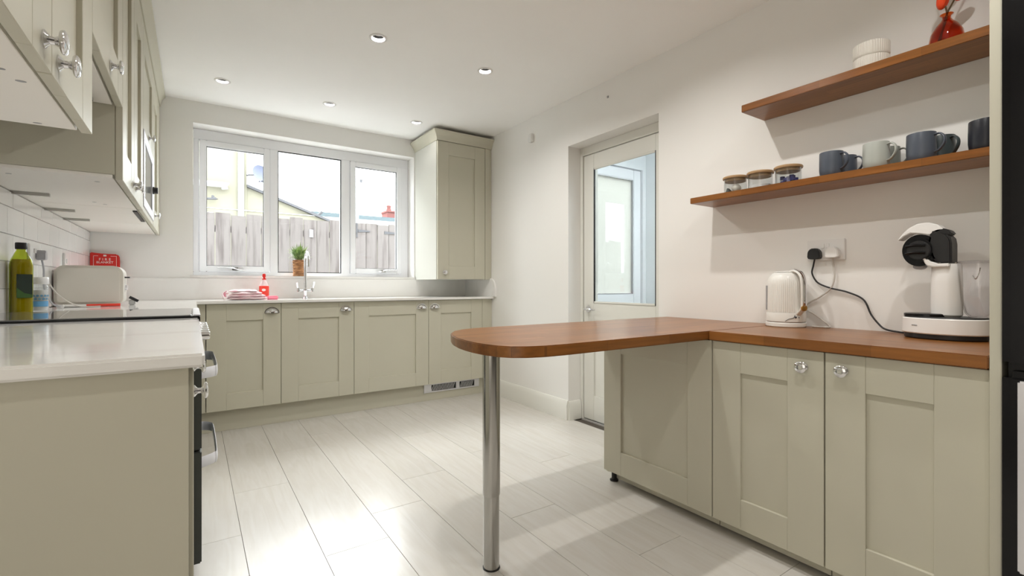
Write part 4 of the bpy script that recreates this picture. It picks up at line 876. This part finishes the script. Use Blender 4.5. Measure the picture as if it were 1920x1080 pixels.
# towel: folded layers
t = thing('tea_towel', 'folded pink and white striped tea towel on the worktop under the window', 'towel', (0.33, 4.0, WT))
def layer(x0, x1, y0, y1, z, h, seed, rot=0.0):
    b = BM(); r = random.Random(seed); nx, ny = 16, 8; top = []; bot = []
    for j in range(ny+1):
        rt, rb = [], []
        for i in range(nx+1):
            u, v = i/nx, j/ny; X = x0+(x1-x0)*u; Y = y0+(y1-y0)*v; X += 0.006*math.sin(v*5+seed); Y += 0.006*math.sin(u*6+seed)
            e = min(u, 1-u, v, 1-v); k = min(1, e*7)**0.5; wv = 0.004*math.sin(u*13+seed*2)*math.sin(v*7+seed)
            Xr = X+(z-WT)*rot; rt.append(b.verts.new((Xr, Y, z+h*0.5+h*0.5*k+wv*k))); rb.append(b.verts.new((Xr, Y, z+h*0.5-h*0.5*k)))
        top.append(rt); bot.append(rb)
    for j in range(ny):
        for i in range(nx):
            b.faces.new((top[j][i], top[j][i+1], top[j+1][i+1], top[j+1][i])); b.faces.new((bot[j][i], bot[j+1][i], bot[j+1][i+1], bot[j][i+1]))
    bmesh.ops.remove_doubles(b, verts=b.verts, dist=0.0015)
    for j in range(0): pass
    return b
for k, (a, c, d, e, z_, h_) in enumerate([(0.205, 0.455, 3.91, 4.07, WT+0.0005, 0.022), (0.215, 0.450, 3.915, 4.07, WT+0.021, 0.020), (0.240, 0.435, 3.92, 4.06, WT+0.040, 0.018), (0.225, 0.405, 3.93, 4.06, WT+0.056, 0.018)]):
    b = layer(a, c, d, e, z_, h_, k+1, -0.15)
    es = [e_ for e_ in b.edges if len(e_.link_faces) == 1]
    if es: bmesh.ops.holes_fill(b, edges=es)
    obj('folded_layer', b, TOWEL, t, ang=70)
b = BM()
for k in range(3):
    tube(b, smooth_path([(0.205, 3.92+0.045*k, WT+0.060-0.006*k), (0.185, 3.925+0.045*k, WT+0.045), (0.192, 3.93+0.045*k, WT+0.022), (0.180, 3.93+0.045*k, WT+0.0125)], 4), 0.012, 8)
obj('loose_edge', b, TOWEL, t)
tag(bx('sponge', 0.462, 0.535, 3.95, 4.02, WT+0.0005, WT+0.026, PINK, bev=0.005, base=(0.5, 3.98, WT)), 'pink sponge block next to the tea towel', 'sponge')

# ---------------------------------------------------------------- outside
q = BM(); box(q, -14, 16, YB+0.27, 26, -0.35, -0.15); struct('ground', q, CONC)
t = thing('fence', 'weathered pale board fence outside the window', 'fence', (1.0, 6.1, -0.15))
fm = None
for k in range(44):
    x0 = -1.6+k*0.15; h = 1.80+0.012*math.sin(k*2.3)+0.010*random.random()
    q = BM(); box(q, x0+0.002, x0+0.147, 6.10+0.006*(k % 2), 6.118+0.006*(k % 2), -0.15, h); obj('board', q, FENCE, t, bev=0.002)
for z_ in (0.25, 1.05, 1.6): bx('rail', -1.6, 5.0, 6.127, 6.17, z_, z_+0.07, FENCE, t)
for x0, x1, z_ in ((1.745, 1.90, 1.705), (2.09, 2.30, 1.700)):
    q = BM(); prism(q, [(x0, z_-0.018), (x0, z_+0.018), (x1, z_+0.007), (x1, z_-0.007)], 6.093, 6.0995, 'y'); obj('strap_hinge', q, IRON, t)
bx('latch', 1.165, 1.205, 6.088, 6.0995, 1.59, 1.68, GPLAS, t); bx('bolt', 1.722, 1.738, 6.088, 6.0995, 1.62, 1.80, IRON, t)
# cream house
t = thing('cream_house', 'tall cream rendered house with a sloping side extension beyond the fence', 'house', (0, 11, -0.15))
bx('wall', -6, 0.91, 11.0, 17, -0.15, 6.5, CREAM, t)
q = BM(); prism(q, [(0.91, -0.15), (2.55, -0.15), (2.55, 2.40), (2.32, 2.48), (0.91, 3.0)], 11.02, 16, 'y'); obj('extension_wall', q, CREAM, t)
q = BM(); prism(q, [(0.91, 3.0), (2.62, 2.375), (2.62, 2.42), (0.91, 3.055)], 10.93, 16, 'y'); obj('verge', q, IRON, t)
q = BM(); tube(q, [(0.80, 10.95, -0.1), (0.80, 10.95, 6.4)], 0.055, 12); obj('downpipe', q, FASCIA, t)
q = BM(); tube(q, smooth_path([(-1.5, 10.9, 2.96), (0.40, 10.9, 2.985), (0.50, 10.9, 2.96), (0.52, 10.9, 2.90)], 5), 0.055, 12); obj('waste_pipe', q, FASCIA, t)
q = BM(); tube(q, smooth_path([(-1.5, 10.9, 2.66), (0.24, 10.9, 2.69), (0.31, 10.9, 2.72), (0.32, 10.9, 2.76)], 5), 0.022, 10); obj('overflow_pipe', q, IRON, t)
q = BM(); tube(q, [(-1.5, 10.9, 2.37), (0.32, 10.9, 2.40)], 0.03, 10); obj('low_pipe', q, GPLAS, t)
bx('string_course', -6, 2.3, 10.99, 11.0, 2.52, 2.535, GPLAS, t)
t = thing('satellite_dish', 'grey blue satellite dish fixed on the cream house', 'satellite dish', (0.95, 10.9, 3.26))
q = BM(); lathe(q, [(0, 0), (0.08, 0.006), (0.14, 0.02), (0.19, 0.042), (0.185, 0.046), (0.135, 0.026), (0.075, 0.012), (0, 0.008)], 28); me = shared('dish', q, DISH); place_mesh('reflector', me, t, (1.13, 10.80, 3.25), (PI/2-0.25, 0, 0.5))
q = BM(); tube(q, [(0.91, 10.97, 3.24), (0.95, 10.9, 3.24), (1.12, 10.84, 3.25)], 0.018, 8); tube(q, [(1.10, 10.79, 3.10), (1.25, 10.60, 3.12)], 0.012, 8); obj('arm', q, IRON, t)
# slate roofed building
t = thing('slate_roofed_building', 'low building with a blue grey slate roof behind the fence', 'building', (5, 14, -0.15))
bx('wall', 2.75, 9.0, 14.2, 16.3, -0.15, 2.79, CREAM, t)
q = BM(); prism(q, [(13.95, 2.93), (15.2, 3.24), (16.45, 2.93)], 2.95, 9.2, 'x'); obj('roof', q, SLATE, t)
bx('fascia', 2.60, 9.2, 13.90, 13.96, 2.80, 2.93, FASCIA, t)
q = BM(); tube(q, smooth_path([(2.35, 13.85, 2.86), (2.65, 13.85, 2.83), (2.85, 13.85, 2.93), (2.98, 13.85, 3.05)], 4), 0.035, 8); obj('hip_edge', q, IRON, t)
t = thing('chimney', 'red brick chimney with two pots above the slate roof', 'chimney', (6.2, 17, -0.15))
bx('stack', 5.93, 6.75, 17, 17.6, -0.15, 3.70, BRICK, t); bx('cap', 5.90, 6.78, 16.97, 17.63, 3.70, 3.76, BRICK, t)
for x_ in (6.10, 6.42):
    q = BM(); lathe(q, [(0, 0), (0.10, 0), (0.075, 0.15), (0.09, 0.2), (0.07, 0.24), (0, 0.24)], 16, c=(x_, 17.3, 3.76)); obj('pot', q, BRICK, t)
t = thing('utility_pole', 'thin dark pole rising behind the slate roof', 'pole', (3.72, 13.2, -0.15))
q = BM(); tube(q, [(3.78, 13.3, -0.15), (3.78, 13.3, 4.05)], 0.05, 10); obj('shaft', q, GPLAS, t); bx('bracket', 3.86, 3.92, 13.27, 13.33, 3.88, 3.96, IRON, t)
